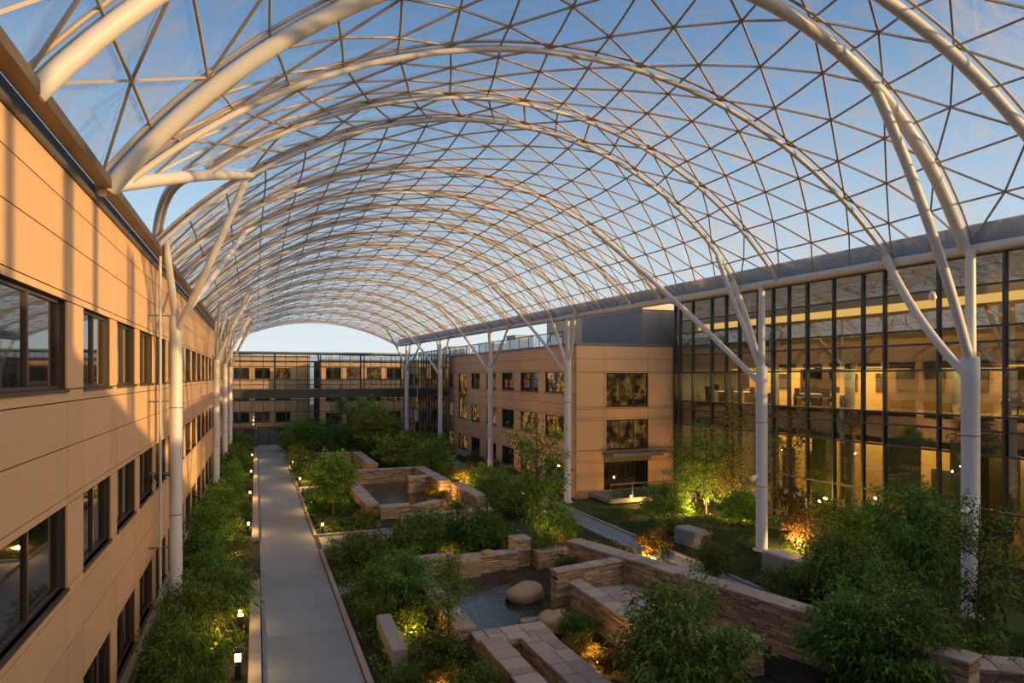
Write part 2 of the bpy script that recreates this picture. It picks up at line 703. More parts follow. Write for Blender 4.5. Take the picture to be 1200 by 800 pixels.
def window(parent, wdt, hgt, n, transom, pane, loc, rz, frame='bronze', inset=.12):
    """frame bars and panes; origin at the lower left corner of the opening"""
    key = (round(wdt, 2), round(hgt, 2), n, transom, pane, frame, inset)
    if key not in WCACHE:
        b = MB()
        t = .07
        d0, d1 = inset, inset + .09
        b.box(0, d0, 0, t, d1, hgt)
        b.box(wdt - t, d0, 0, wdt, d1, hgt)
        b.box(t, d0, 0, wdt - t, d1, t)
        b.box(t, d0, hgt - t, wdt - t, d1, hgt)
        for k in range(1, n):
            x = wdt * k / n
            b.box(x - .04, d0 - .01, t, x + .04, d1, hgt - t)
        if transom:
            b.box(t, d0, transom - .03, wdt - t, d1, transom + .03)
        b.box(-.03, -.04, -.06, wdt + .03, d0 + .02, .0)
        g = MB()
        for k in range(n):
            g.box(wdt * k / n + .05, d0 + .04, .05, wdt * (k + 1) / n - .05, d0 + .055, hgt - .05)
        WCACHE[key] = (b.mesh('window', M[frame]), g.mesh('pane', M[pane]))
    wm, gm = WCACHE[key]
    o = link('window', wm, parent, loc, rz)
    link('pane', gm, o)
    return o


# ---- left building (faces +X; local x runs along +Y)
lb = thing('office_building', 'long tan panelled office wall along the left border, its top sunlit', 'building', (-3.5, 4, 0))
LROWS = [(.75, 2.45), (4.8, 6.45), (8.75, 10.5)]
wy = [(.6, 4.4), (5.4, 11.5)]
k = 0
while 12.85 + 3.75 * k + 2.95 < 97:
    wy.append((12.85 + 3.75 * k, 12.85 + 3.75 * k + 2.95))
    k += 1
wins = [(a, b, z0, z1) for (a, b) in wy for (z0, z1) in LROWS]
facade(lb, 97, [], [0, .55, 2.6, 3.6, 4.55, 6.6, 7.6, 8.5, 10.65, 11.65, 12.45, 13.05], wins, rz=PI / 2)
for (a, b, z0, z1) in wins:
    window(lb, b - a, z1 - z0, 3 if b - a > 5 else 2, 0, 'pane', (0, a, z0), PI / 2)
b = MB()
b.box(-.6, 0, 13.05, .09, 97, 13.34)
b.build('coping', M['coping'], lb)
b = MB()
b.box(-12, 0, 0, -.36, 97, 13.0)
b.build('building_core', M['joint'], lb)
b = MB()
b.box(0, 0, 0, .12, 97, .4)
b.build('plinth', M['kerb'], lb)

# ---- right block
RX, RY = 21.9, 43.8
rb = thing('office_building', 'three storey tan block with bronze windows behind the right hand columns', 'building', (RX, RY, 0))
RROWS = [(.85, 2.45), (4.25, 5.95), (7.75, 9.35)]
RW = [(45.9, 49.4), (50.9, 54.8), (56.5, 59.6), (61.3, 64.2), (66.4, 69.3), (71.0, 74.2)]
y = 76.6
while y < 103:
    RW.append((y, y + 2.3))
    y += 3.6
RL = 62.0      # facade runs from Y=43.8 to 105.8 ; local x along -Y from the far end
wins = []
for i, (a, b2) in enumerate(RW):
    for j, (z0, z1) in enumerate(RROWS):
        if i == 5 and j == 1:
            continue
        if i == 5 and j == 2:
            z0 = 4.25
        wins.append((RY + RL - b2, RY + RL - a, z0, z1))
facade(rb, RL, [1.5, 30.7], [0, .7, 2.6, 3.4, 4.1, 6.1, 6.9, 7.6, 9.5, 10.4, 11.3], wins, loc=(0, RL, 0), rz=-PI / 2)
for i, (a, b2, z0, z1) in enumerate(wins):
    lit = R.random() < .42 or (z1 - z0) > 3
    window(rb, b2 - a, z1 - z0, 2, 1.65 if (z1 - z0) > 3 else 0, 'lit' if lit else 'pane', (0, RL - a, z0), -PI / 2)
# end facade (faces the camera): X 21.9 .. 30.3
EW = [(2.5, 6.1, 6.75, 9.25), (2.5, 6.1, 3.55, 5.75), (2.3, 6.1, .55, 2.6)]
facade(rb, 8.4, [], [0, .5, 2.75, 3.5, 5.9, 6.6, 9.35, 10.3, 11.3], EW, loc=(0, 0, 0))
for (a, b2, z0, z1) in EW[:2]:
    window(rb, b2 - a, z1 - z0, 3, .8, 'reflglow', (a, 0, z0), 0)
b = MB()
for i, (x0, x1) in enumerate(((2.3, 3.2), (3.25, 4.6), (4.65, 6.05))):
    b.box(x0, .9, .5, x0 + .08, 1.0, 2.6)
    b.box(x1 - .08, .9, .5, x1, 1.0, 2.6)
    b.box(x0, .9, 2.5, x1, 1.0, 2.6)
    b.box(x0, .9, .5, x1, 1.0, .62)
dr = b.build('entrance_door', M['black'], rb)
b = MB()
b.box(2.3, .94, .55, 6.05, .96, 2.55)
b.build('pane', M['pane'], dr)
b = MB()
b.box(2.2, -1.5, 3.12, 6.5, 0, 3.22)
b.box(2.2, -1.55, 3.22, 6.5, 0, 3.40)
b.box(2.3, -.1, 2.62, 6.3, 0, 3.12)
b.box(6.5, -1.2, 3.27, 7.6, -.1, 3.36)
b.build('entrance_canopy', M['coping'], rb)
b = MB()
b.box(.5, -.4, 0, 60, .0, .02)
b = MB()
b.box(.35, .36, 0, 2.2, RL, 11.2)
b.box(2.2, 1.05, 0, 8.3, RL, 11.2)
b.box(2.2, .36, 2.65, 8.3, 1.05, 11.2)
b.box(6.15, .36, 0, 8.3, 1.05, 2.65)
b.box(8.3, 8, 0, 30, RL, 11.2)
b.build('building_core', M['joint'], rb)
b = MB()
b.box(-.08, -.06, 11.3, 8.5, .42, 11.48)
b.box(-.08, .42, 11.3, .42, RL, 11.48)
b.box(.42, .42, 11.2, 30, RL, 11.3)
b.build('coping', M['coping'], rb)
b = MB()
for i in range(24):
    yy = 3.0 + i * 2.3
    b.box(.3, yy, 11.48, .36, yy + .06, 12.5)
b.box(.28, 3, 12.45, .38, 57, 12.52)
rr = b.build('roof_railing', M['dark'], rb)
b = MB()
for i in range(23):
    yy = 3.0 + i * 2.3
    b.box(.32, yy + .1, 11.55, .335, yy + 2.26, 12.42)
b.build('railing_glass', M['rail'], rr)
# louvred plant room on the roof
b = MB()
px0, px1, py0, py1 = 7.1, 16, 2.4, 13.2
b.box(px0 + .1, py0 + .1, 11.3, px1, py1, 14.45)
for i in range(21):
    z = 11.45 + i * .145
    b.box(px0 + .02, py0 + .02, z, px1 + .02, py1, z + .085)
b.box(px0 - .02, py0 - .02, 14.42, px1 + .05, py1 + .05, 14.56)
pr = b.build('plant_room', M['louver'], rb)
b = MB()
b.box(11, 13.6, 11.3, 26, 30, 16.2)
for q in range(8):
    b.box(11.3 + q * 1.8, 13.5, 12.6, 12.6 + q * 1.8, 13.6, 15.4, 1)
b.build('stair_tower', [M['tan'], M['louver']], rb)
for (x0, y0, x1, y1, z1) in ((3.0, 20, 5.0, 22.6, 13.2), (4.5, 34, 7.5, 37, 13.0), (3.0, 45, 6, 48, 13.1)):
    b = MB()
    b.box(x0, y0, 11.3, x1, y1, z1)
    b.box(x0 - .06, y0 - .06, z1, x1 + .06, y1 + .06, z1 + .1)
    for q in range(6):
        b.box(x0 - .03, y0 + .2, 11.6 + q * .22, x0, y1 - .2, 11.7 + q * .22)
    b.build('rooftop_unit', M['gutter'], rb)
# glazed veil over the far half of the block
b = MB()
y = 76.0
vy = []
while y < 92.5:
    b.box(-.62, y - RY - .04, .3, -.5, y - RY + .04, 12.3)
    vy.append(y)
    y += 1.45
for z in (.35, 3.4, 6.6, 7.4, 10.2, 12.25):
    b.box(-.61, 76 - RY, z - .04, -.51, 91.9 - RY, z + .04)
vf = b.build('glass_screen', M['dark'], rb)
b = MB()
for a, c in zip(vy[:-1], vy[1:]):
    b.box(-.57, a - RY + .05, .4, -.555, c - RY - .05, 12.2)
b.build('screen_glass', M['veil'], vf)

# terrace in front of the block's entrance
te = thing('entrance_terrace', 'raised dark terrace with glass balustrade below the entrance canopy', 'terrace', (22.6, 40.6, 0))
b = MB()
b.box(.3, 0, .18, 7.5, 3.15, .48)
b.build('deck', M['slab'], te)
b = MB()
b.box(.9, .5, 0, 1.1, 2.9, .18)
b.box(6.6, .5, 0, 6.8, 2.9, .18)
b.build('plinth', M['soffit'], te)
b = MB()
for i in range(5):
    b.box(.3 + i * 1.78, .02, .48, .36 + i * 1.78, .08, 1.5)
b.box(.3, 0, 1.46, 7.48, .1, 1.53)
br = b.build('balustrade', M['dark'], te)
b = MB()
for i in range(4):
    b.box(.42 + i * 1.78, .04, .56, 2.02 + i * 1.78, .055, 1.42)
b.build('balustrade_glass', M['rail'], br)


# ---- glass building on the right
def gx(y):
    return 30.3 + (43.6 - y) * .0376


ga = thing('glass_building', 'glass curtain wall building with warm lit floors on the right', 'building', (30.3, 43.6, 0))
gang = -PI / 2 + math.atan(.0376)       # local x runs towards the camera
GL = 32.0
mul = [43.5, 42.9, 41.4, 39.3, 37.8, 36.5, 34.8, 33.5, 32.2, 30.8, 28.9, 27.0, 25.7, 22.8, 21.3, 19.8, 17.0, 15.5, 14.0, 12.2]
gx_s = [(43.6 - y) * 1.0007 for y in mul]
TZ = [.55, 2.9, 5.4, 6.5, 7.15, 9.3, 10.6, 11.3, 13.2, 14.6]
b = MB()
for i, s_ in enumerate(gx_s):
    wd = .06 if i % 2 else .045
    b.box(s_ - wd, -.14, .0, s_ + wd, .12, 14.9)
b.build('mullions', M['dark'], ga, (0, 0, 0), gang)
b = MB()
for z in TZ:
    b.box(0, -.10, z - .05, GL, .08, z + .05)
b.build('transoms', M['dark'], ga, (0, 0, 0), gang)
b = MB()
for s0, s1 in zip(gx_s[:-1], gx_s[1:]):
    for z0, z1 in zip([.05] + TZ[:-1], TZ):
        b.box(s0 + .06, -.012, z0 + .05, s1 - .06, .0, z1 - .05)
b.build('glazing', M['gbglass'], ga, (0, 0, 0), gang)
b = MB()
b.box(-.1, -.3, 14.6, GL, 14.2, 15.05)
b.box(-.1, -.34, 14.95, GL, .5, 15.12)
b.build('roof', M['coping'], ga, (0, 0, 0), gang)
b = MB()
b.box(0, .25, 6.0, GL, 14, 7.12)
b.box(0, .25, 5.45, GL, .5, 7.12)
b.box(0, 1.2, 9.6, GL, 14, 10.6)
b.build('floor_slab', M['slab'], ga, (0, 0, 0), gang)
b = MB()
b.box(0, .1, .0, GL, 14, .5)
b.box(0, .4, 7.12, GL, 14, 7.16)
b.build('floor_finish', M['intfloor'], ga, (0, 0, 0), gang)
b = MB()

b.box(0, 13.6, 0, GL, 14, 14.6)
b.box(0, .2, 0, .2, 14, 14.6)
b.build('back_wall', M['slab'], ga, (0, 0, 0), gang)
b = MB()
# partitions set back from the glass
for (s0, s1, d, z0, z1) in ((1, 7.2, 5.2, 7.16, 9.6), (9.0, 15.5, 6.4, 7.16, 9.6), (22.5, 30, 6.2, 7.16, 9.6), (3, 9, 7, .5, 6.0), (11, 13.5, 5.5, .5, 6), (14.6, 19.2, 7.5, .5, 6), (21.6, 24.5, 5.0, .5, 6), (2, 20, 8, 10.6, 14.6), (20, 30, 5, 10.6, 14.6)):
    b.box(s0, d, z0, s1, d + .15, z1)
b.build('interior_wall', M['intwall'], ga, (0, 0, 0), gang)
b = MB()
b.box(15.6, 3.2, 7.16, 21.8, 3.4, 9.6)
b.build('meeting_room_wall', mat('wood_partition', (.30, .20, .11), .6), ga, (0, 0, 0), gang)
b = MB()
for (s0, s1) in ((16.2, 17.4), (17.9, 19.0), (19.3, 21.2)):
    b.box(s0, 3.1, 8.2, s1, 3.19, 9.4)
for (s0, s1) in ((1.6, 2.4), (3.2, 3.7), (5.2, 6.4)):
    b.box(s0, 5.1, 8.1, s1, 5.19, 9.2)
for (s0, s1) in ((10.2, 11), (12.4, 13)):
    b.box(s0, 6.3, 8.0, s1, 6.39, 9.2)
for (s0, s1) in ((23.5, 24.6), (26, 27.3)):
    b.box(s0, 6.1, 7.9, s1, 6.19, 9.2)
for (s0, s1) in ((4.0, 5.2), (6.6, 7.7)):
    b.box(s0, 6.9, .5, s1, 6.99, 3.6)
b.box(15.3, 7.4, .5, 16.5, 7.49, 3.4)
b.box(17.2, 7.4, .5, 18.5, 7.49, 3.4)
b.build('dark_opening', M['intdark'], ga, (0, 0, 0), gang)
for s_ in (8.0, 13.9, 20.2, 26.0):
    b = MB()
    b.lathe([(.28, 0), (.28, 5.5)], (s_, 2.2, .5), 16)
    b.lathe([(.28, 0), (.28, 2.5)], (s_, 2.2, 7.1), 16)
    b.build('interior_column', M['slab'], ga, (0, 0, 0), gang)
for (s0, d0, s1, d1) in ((10, 3.4, 11.1, 4.4), (19.9, 3.0, 21.3, 5.0), (28, 3, 29.5, 5)):
    b = MB()
    b.box(s0, d0, .5, s1, d1, 5.4)
    b.build('core_wall', M['intdark'], ga, (0, 0, 0), gang)
# strip lights under each ceiling
for (d, z) in ((2.0, 12.6),):
    b = MB()
    b.box(.3, d, z, GL - .3, d + .12, z + .42)
    b.build('strip_light', M['strip'], ga, (0, 0, 0), gang)
for d in (4.9,):
    b = MB()
    for q in range(11):
        b.box(.8 + q * 2.9, d, 9.52, 2.9 + q * 2.9, d + .14, 9.58)
    b.build('strip_light', M['strip'], ga, (0, 0, 0), gang)
for d in (1.1,):
    b = MB()
    for q in range(11):
        b.box(.8 + q * 2.9, d, 5.92, 2.7 + q * 2.9, d + .16, 5.98)
    b.build('strip_light', M['strip'], ga, (0, 0, 0), gang)
for yy in (38, 30, 22):
    area((gx(yy) + 3.8, yy, 9.45), 6, 6.5, 720)
    area((gx(yy) + 5.0, yy, 5.85), 4, 6.5, 420)
    area((gx(yy) + 4.0, yy, 14.0), 5, 6.5, 50)


def inside(s_, d_, z):
    c, s2 = math.cos(gang), math.sin(gang)
    return (30.3 + c * s_ - s2 * d_, 43.6 + s2 * s_ + c * d_, z)


def desk(loc, rz, label):
    t = thing('office_desk', label, 'desk', loc, rz, 'desks inside the glass building')
    b = MB()
    b.bevbox(-.8, -.4, .71, .8, .4, .75, .008)
    b.build('desk_top', M['white'], t)
    for x in (-.74, .70):
        b = MB()
        b.box(x, -.36, 0, x + .04, .36, .71)
        b.build('leg', M['black'], t)
    b = MB()
    b.box(-.3, .05, .86, .3, .09, 1.22)
    b.box(-.04, .07, .75, .04, .11, .9)
    b.box(-.12, .0, .75, .12, .16, .765)
    b.build('monitor', M['black'], t)
    return t


def chair(loc, rz, label):
    t = thing('office_chair', label, 'chair', loc, rz, 'chairs inside the glass building')
    b = MB()
    b.bevbox(-.24, -.24, .44, .24, .24, .52, .03)
    b.build('seat', M['black'], t)
    b = MB()
    b.bevbox(-.22, .2, .6, .22, .27, 1.12, .05)
    b.box(-.03, .22, .46, .03, .26, .62)
    b.build('backrest', M['black'], t)
    b = MB()
    b.tube([(0, 0, .08), (0, 0, .44)], .03, 8)
    for q in range(5):
        a = q * 2 * PI / 5
        b.tube([(0, 0, .1), (.28 * math.cos(a), .28 * math.sin(a), .05)], .02, 6)
    b.build('base', M['black'], t)
    return t


for i, (s_, d_) in enumerate(((2.2, 2.1), (4.6, 2.4), (7.0, 2.0), (10.6, 2.3), (12.8, 2.2), (23.4, 2.0), (25.2, 2.4))):
    desk(inside(s_, d_, 7.16), gang, 'office desk with monitor on the upper lit floor, %s from the tan block' % ORD[i])
    chair(inside(s_ + .2, d_ - .75, 7.16), gang + PI + R.uniform(-.4, .4), 'dark office chair on the upper lit floor, %s from the tan block' % ORD[i])
for i, (s_, d_) in enumerate(((9.2, 2.6), (15.2, 3.2), (17.6, 3.6))):
    desk(inside(s_, d_, .5), gang, 'office desk on the ground floor behind the glass, %s from the tan block' % ORD[i])
    chair(inside(s_, d_ - .8, .5), gang + PI, 'dark office chair on the ground floor behind the glass, %s from the tan block' % ORD[i])

# ---- unseen wing added behind the camera to shade the lower part of the left wall
nb = thing('office_building', 'unseen tan wing added behind the camera to shade the left wall', 'building', (-6, -14, 0))
nw = [(2 + 3.75 * q, 4.95 + 3.75 * q, z0, z1) for q in range(16) for (z0, z1) in LROWS]
facade(nb, 66, [], [0, 2.6, 4.55, 6.6, 8.5, 10.65, 14.1], nw, loc=(66, 11, 0), rz=PI)
b = MB()
b.box(0, 0, 0, 66, 10.6, 14.1)
b.build('building_core', M['joint'], nb)
b = MB()
b.box(-.1, -.1, 14.1, 66.1, 11.1, 14.45)
b.build('coping', M['coping'], nb)
for (x_, r_) in ((12.2, .16), (15.6, .3), (18.0, .2), (22.3, .14), (23.0, .28), (26.2, .16), (30.6, .22)):  # pipes added out of view to cast vertical shadow stripes on the left wall
    b = MB()
    b.tube([(x_ + 6, 10.5, 14.4), (x_ + 6, 10.5, 19.5)], r_, 12)
    b.build('shadow_pipe', M['louver'], nb)

# ---- sky bridge across the far end
BY = 92.0
sb = thing('sky_bridge', 'dark framed glass footbridge crossing the far end of the courtyard', 'bridge', (-3.4, BY, 0))
b = MB()
b.box(0, 0, 6.15, 24.5, 3.2, 7.0)
b.box(0, -.1, 7.0, 24.5, 3.3, 7.35)
b.build('deck', M['dark'], sb)
b = MB()
for i in range(18):
    x = i * 1.43
    wdt = .09 if i % 4 == 0 else .035
    b.box(x - wdt, -.05, 7.3, x + wdt, .05, 12.0)
    b.box(x - wdt, 3.15, 7.3, x + wdt, 3.25, 12.0)
for z, t in ((7.9, .03), (8.55, .05), (10.3, .03), (11.0, .06), (12.0, .08)):
    b.box(0, -.05, z - t, 24.5, .05, z + t)
    b.box(0, 3.15, z - t, 24.5, 3.25, z + t)
bf = b.build('bridge_frame', M['dark'], sb)
b = MB()
for i in range(17):
    b.box(i * 1.43 + .06, -.01, 7.4, i * 1.43 + 1.37, .0, 12.0)
b.build('bridge_glass', M['veil'], bf)
b = MB()
b.box(-.1, -.2, 12.05, 24.6, 1.6, 12.12)
b.box(-.1, 1.6, 12.05, 24.6, 3.4, 12.3)
b.build('bridge_roof', M['gutter'], sb)
# end glazing under the bridge with doors
eg = thing('glass_screen', 'glazed end screen with doors beneath the footbridge', 'glass screen', (-3.4, BY + 1.2, 0))
b = MB()
for i in range(18):
    x = i * 1.43
    b.box(x - .05, 0, 0, x + .05, .1, 6.1)
for z in (.1, 2.4, 3.0, 4.3, 5.9):
    b.box(0, 0, z - .05, 24.4, .1, z + .05)
ef = b.build('screen_frame', M['dark'], eg)
b = MB()
for i in range(17):
    b.box(i * 1.43 + .06, .04, .1, i * 1.43 + 1.37, .05, 6.0)
b.build('screen_glass', M['veil'], ef)
b = MB()
b.box(3.6, -.06, .02, 3.72, 0, 2.4)
b.box(4.9, -.06, .02, 5.02, 0, 2.4)
b.box(6.2, -.06, .02, 6.32, 0, 2.4)
b.box(3.6, -.06, 2.3, 6.32, 0, 2.42)
b.build('door', M['black'], eg)

# ---- buildings beyond the bridge
for (bx, by, Lb, hb, lab, seed) in ((-8, 124, 17, 12.4, 'sunlit tan block seen through the left half of the footbridge', 1), (10, 116, 24, 11.6, 'tan block seen through the right half of the footbridge', 2)):
    fb = thing('office_building', lab, 'building', (bx, by, 0))
    ww = [(1 + 3.4 * q, 3.5 + 3.4 * q, z0, z0 + 1.9) for q in range(int((Lb - 1) / 3.4)) for z0 in (1.0, 4.8, 8.6)]
    facade(fb, Lb, [], [0, .6, 3.2, 4.4, 7.0, 8.2, hb - .9, hb], ww)
    for i, (a, b2, z0, z1) in enumerate(ww):
        window(fb, b2 - a, z1 - z0, 2, 0, 'lit' if R.random() < .3 else 'pane', (a, 0, z0), 0)
    b = MB()
    b.box(-.1, -.1, hb, Lb + .1, .5, hb + .25)
    b.build('coping', M['coping'], fb)
    b = MB()
    b.box(0, .36, 0, Lb, 12, hb)
    b.build('building_core', M['joint'], fb)

# ------------------------------------------------------------------ the roof
ZG = 13.4
XL = -3.3


def xr_of(y):
    return 22.5 - .0556 * (y - 15.3)


# (Y at left gutter, Y at right gutter, rise, lean, tube radius, arc fraction where it starts on the left)
RIBS = [
    (4.5, 4.0, 6.8, 0.0, .12, 0), (12.0, 12.0, 6.8, 1.0, .17, 0),
    (17.4, 15.45, 6.3, -2.0, .20, 0), (18.2, 18.24, 5.5, 0.0, .11, .018), (22.0, 23.7, 5.8, 0.0, .10, .092), (25.4, 26.2, 5.7, -1.2, .11, 0),
    (29.5, 32.2, 5.5, 0.0, .10, 0), (33.0, 35.1, 5.6, 1.2, .11, 0), (37.0, 38.5, 5.5, .4, .09, 0), (41.0, 41.7, 5.4, -.4, .10, 0),
    (45.0, 45.3, 5.2, -.8, .10, 0), (49.0, 49.0, 5.2, 0, .09, 0), (53.0, 52.9, 5.0, 0, .10, 0), (58.0, 57.6, 4.8, -.4, .10, 0),
    (63.0, 62.8, 4.6, -.4, .10, 0), (68.6, 68.6, 4.35, 0, .09, 0), (73.0, 73.0, 4.15, .4, .10, 0), (78.7, 78.7, 3.85, .8, .09, 0),
    (84.0, 84.0, 3.6, 1.6, .09, 0), (92.0, 91.5, 3.15, 3.0, .13, 0)]


def ribpt(i, t):
    YL, YR, rise, lean, _r, _t0 = RIBS[i]
    xr = xr_of(YR)
    xc, hw = (XL + xr) / 2, (xr - XL) / 2
    Rr = (hw * hw + rise * rise) / (2 * rise)
    a = math.asin(hw / Rr)
    ang = -a + 2 * a * t
    u = math.sin(ang) * Rr / hw
    return Vector((xc + u * hw, YL + (YR - YL) * (u + 1) / 2 + lean * (1 - u * u), ZG + Rr * math.cos(ang) - (Rr - rise)))


def ribnormal(i, t):
    a = ribpt(i, max(0, t - .01))
    b_ = ribpt(i, min(1, t + .01))
    d = (b_ - a).normalized()
    return Vector((-d.z, 0, d.x)).normalized()


NP = 18
RIBS = [q[:4] + (q[4] * (.95 if k_ < 3 else .76),) + q[5:] for k_, q in enumerate(RIBS)]
for i in range(len(RIBS)):
    r = RIBS[i][4]
    lab = 'white tubular steel arch rib of the roof, %s from the camera' % ORD[i]
    if i == 2:
        lab = 'thickest white steel arch rib, springing from the top of the near left wall'
    if i == len(RIBS) - 1:
        lab = 'farthest white steel arch rib, framing the sky above the footbridge'
    t = thing('arch_rib', lab, 'arch rib', ribpt(i, 0), 0, 'steel ribs of the roof vault')
    o = Vector(ribpt(i, 0))
    t0 = RIBS[i][5]
    ts = [t0 + (1 - t0) * k / 48 for k in range(49)]
    b = MB()
    b.tube([ribpt(i, q) - ribnormal(i, q) * (r + .05) - o for q in ts], r, 12)
    b.build('arch_tube', M['steel'], t)
    b = MB()
    off = Vector((0, .16, 0))
    b.tube([ribpt(i, q) + ribnormal(i, q) * .02 - o + off for q in ts], .042, 6)
    b.tube([ribpt(i, q) + ribnormal(i, q) * .02 - o - off for q in ts], .042, 6)
    b.build('clamp_rail', M['lattice'], t)

for i in range(len(RIBS) - 1):
    t0a, t0b = RIBS[i][5], RIBS[i + 1][5]
    if i == 4:
        t0b = .148
    if i == 2:
        t0a = 0
    dist = (ribpt(i, .5) - ribpt(i + 1, .5)).length
    n = max(1, min(4, round(dist / 1.75)))
    bulge = .16 * dist / 5

    def P(t, s, i=i, t0a=t0a, t0b=t0b):
        t0 = t0a + (t0b - t0a) * s
        tt = t0 + (1 - t0) * t
        a = ribpt(i, tt)
        b_ = ribpt(i + 1, tt)
        nn = ribnormal(i, tt)
        return a.lerp(b_, s) - nn * bulge * 4 * s * (1 - s) * math.sin(PI * min(1, max(0, t))) 
    o = P(0, .5)
    th = thing('roof_bay', 'clear film roof bay on a triangular lattice between %s and %s arch ribs' % (ORD[i], ORD[i + 1]), 'roof bay', o, 0, 'film bays of the roof vault')
    b = MB()
    NU, NV = NP * 2, n * 2
    vs = [P(a / NU, c / NV) + ribnormal(i, a / NU) * .07 - o for a in range(NU + 1) for c in range(NV + 1)]
    fs = [(a * (NV + 1) + c, (a + 1) * (NV + 1) + c, (a + 1) * (NV + 1) + c + 1, a * (NV + 1) + c + 1) for a in range(NU) for c in range(NV)]
    b.add(vs, fs, 0, True)
    b.build('film', M['film'], th)
    b = MB()
    rl = .036 if i < 12 else .03
    for k in range(1, NP):
        b.tube([P(k / NP, c / NV) - o for c in range(NV + 1)], rl, 5, cap=False)
    for k in range(NP):
        ev = (k % 2 == 0)
        for j in range(n + 1):
            s0 = j / n
            for d in (-.5, .5):
                s1 = (j + d) / n
                if -1e-6 <= s1 <= 1 + 1e-6:
                    if ev:
                        b.strut(P(k / NP, s0) - o, P((k + 1) / NP, s1) - o, rl)
                    else:
                        b.strut(P(k / NP, s1) - o, P((k + 1) / NP, s0) - o, rl)
    b.build('lattice', M['lattice'], th)

# open scallop in the roof edge beside the first left column
e0 = ribpt(2, 0)
e1 = ribpt(5, .148)
ctl = [e0 * 2 - ribpt(3, .018), e0, ribpt(3, .018), ribpt(4, .092), e1, e1 * 2 - ribpt(4, .092)]
b = MB()
pts = []
for k in range(25):
    q = k / 24 * 3
    i_ = min(2, int(q))
    f_ = q - i_
    p0, p1, p2, p3 = ctl[i_:i_ + 4]
    pts.append((p1 * 2 + (p2 - p0) * f_ + (p0 * 2 - p1 * 5 + p2 * 4 - p3) * f_ ** 2 + (p1 * 3 - p0 - p2 * 3 + p3) * f_ ** 3) * .5 + Vector((.02, 0, -.16)))
b.tube(pts, [.17] * 19 + [.16, .15, .14, .13, .12, .1], 12)
tag(b.build('edge_arch_tube', M['steel']), 'curved white tube edging the sky opening, rising from the near left wall', 'roof tube')
b = MB()
n1 = Vector((XL, 26.0, ZG))
n2 = pts[14]
pts2 = []
for k in range(17):
    q = k / 16
    c1 = Vector((-2.95, 24.0, ZG + 1.9))
    pts2.append(n1 * (1 - q) ** 2 + c1 * 2 * q * (1 - q) + n2 * q ** 2)
b.tube(pts2, .10, 10)
b.tube([p + Vector((.12, .22, .0)) for p in pts2], .07, 8)
tag(b.build('edge_arch_tube', M['steel']), 'paired white tubes edging the sky opening above the first left column', 'roof tube')

# gutters
gl_ = thing('roof_gutter', 'white edge beam of the roof running just above the left wall coping', 'gutter', (XL, 4, ZG), 0, 'edge beams of the roof')
b = MB()
b.box(-.02, 0, -.16, .28, 88, .04)
b.build('edge_tube', M['bronze'], gl_)
b = MB()
b.box(.06, 0, .04, .2, 88, .16)
b.build('edge_channel', M['bronze'], gl_)
gr_ = thing('roof_gutter', 'edge beam and grey upstand of the roof running above the right columns', 'gutter', (0, 0, ZG), 0, 'edge beams of the roof')
b = MB()
rp0, rp1 = Vector((xr_of(4), 4, 0)), Vector((xr_of(92), 92, 0))
b.tube([rp0 + Vector((0, 0, -.12)), rp1 + Vector((0, 0, -.12))], .16, 10)
b.build('edge_tube', M['steel'], gr_)
b = MB()
for (dx0, dx1, z0, z1) in ((.2, .3, -.15, .75), (.2, .75, -.2, -.1), (.68, .75, -.1, .8)):
    b.add([rp0 + Vector((dx0, 0, z0)), rp0 + Vector((dx1, 0, z0)), rp0 + Vector((dx1, 0, z1)), rp0 + Vector((dx0, 0, z1)),
           rp1 + Vector((dx0, 0, z0)), rp1 + Vector((dx1, 0, z0)), rp1 + Vector((dx1, 0, z1)), rp1 + Vector((dx0, 0, z1))],
          [(0, 1, 2, 3), (7, 6, 5, 4), (0, 4, 5, 1), (1, 5, 6, 2), (2, 6, 7, 3), (3, 7, 4, 0)])
b.build('edge_channel', M['gutter'], gr_)


def curve3(a, b_, c, n=16):
    return [a * (1 - q) ** 2 + c * 2 * q * (1 - q) + b_ * q ** 2 for q in [k / n for k in range(n + 1)]]


def column(label, x, y, zt, r, props, stub=None, group='white columns of the roof'):
    """main shaft to zt, thinner stub to the gutter, props as (target, sag) that branch off the top"""
    z0 = gz(x, y)
    t = thing('roof_column', label, 'column', (x, y, z0), 0, group)
    o = Vector((x, y, z0))
    b = MB()
    b.lathe([(r * 1.5, 0), (r * 1.5, .06), (r, .07), (r, zt - z0 - .9), (r, zt - z0), (r * .9, zt - z0 + .06), (0, zt - z0 + .06)], (0, 0, 0), 20)
    b.build('shaft', M['steel'], t)
    b = MB()
    for zz in (.35, .7):
        z_ = (zt - z0) * zz
        b.lathe([(r + .006, z_), (r + .012, z_ + .01), (r + .012, z_ + .03), (r + .006, z_ + .04)], (0, 0, 0), 20)
    b.build('splice_ring', M['gutter'], t)
    sx_ = stub if stub is not None else Vector((x, y, ZG - .2))
    b = MB()
    b.tube([(0, 0, zt - z0 - .1), (sx_ - o)], [r * .62, r * .55], 12)
    b.build('post', M['steel'], t)
    for (tg, side, zs, rr_) in props:
        a = Vector((x, y, zs)) - o
        e = Vector(tg) - o
        c = a.lerp(e, .5) + Vector(side)
        b = MB()
        b.tube(curve3(a, e, c), rr_, 10)
        b.build('prop', M['steel'], t)
    return t


def rp_(i, t):
    r = RIBS[i][4]
    return ribpt(i, t) - ribnormal(i, t) * (r + .1)


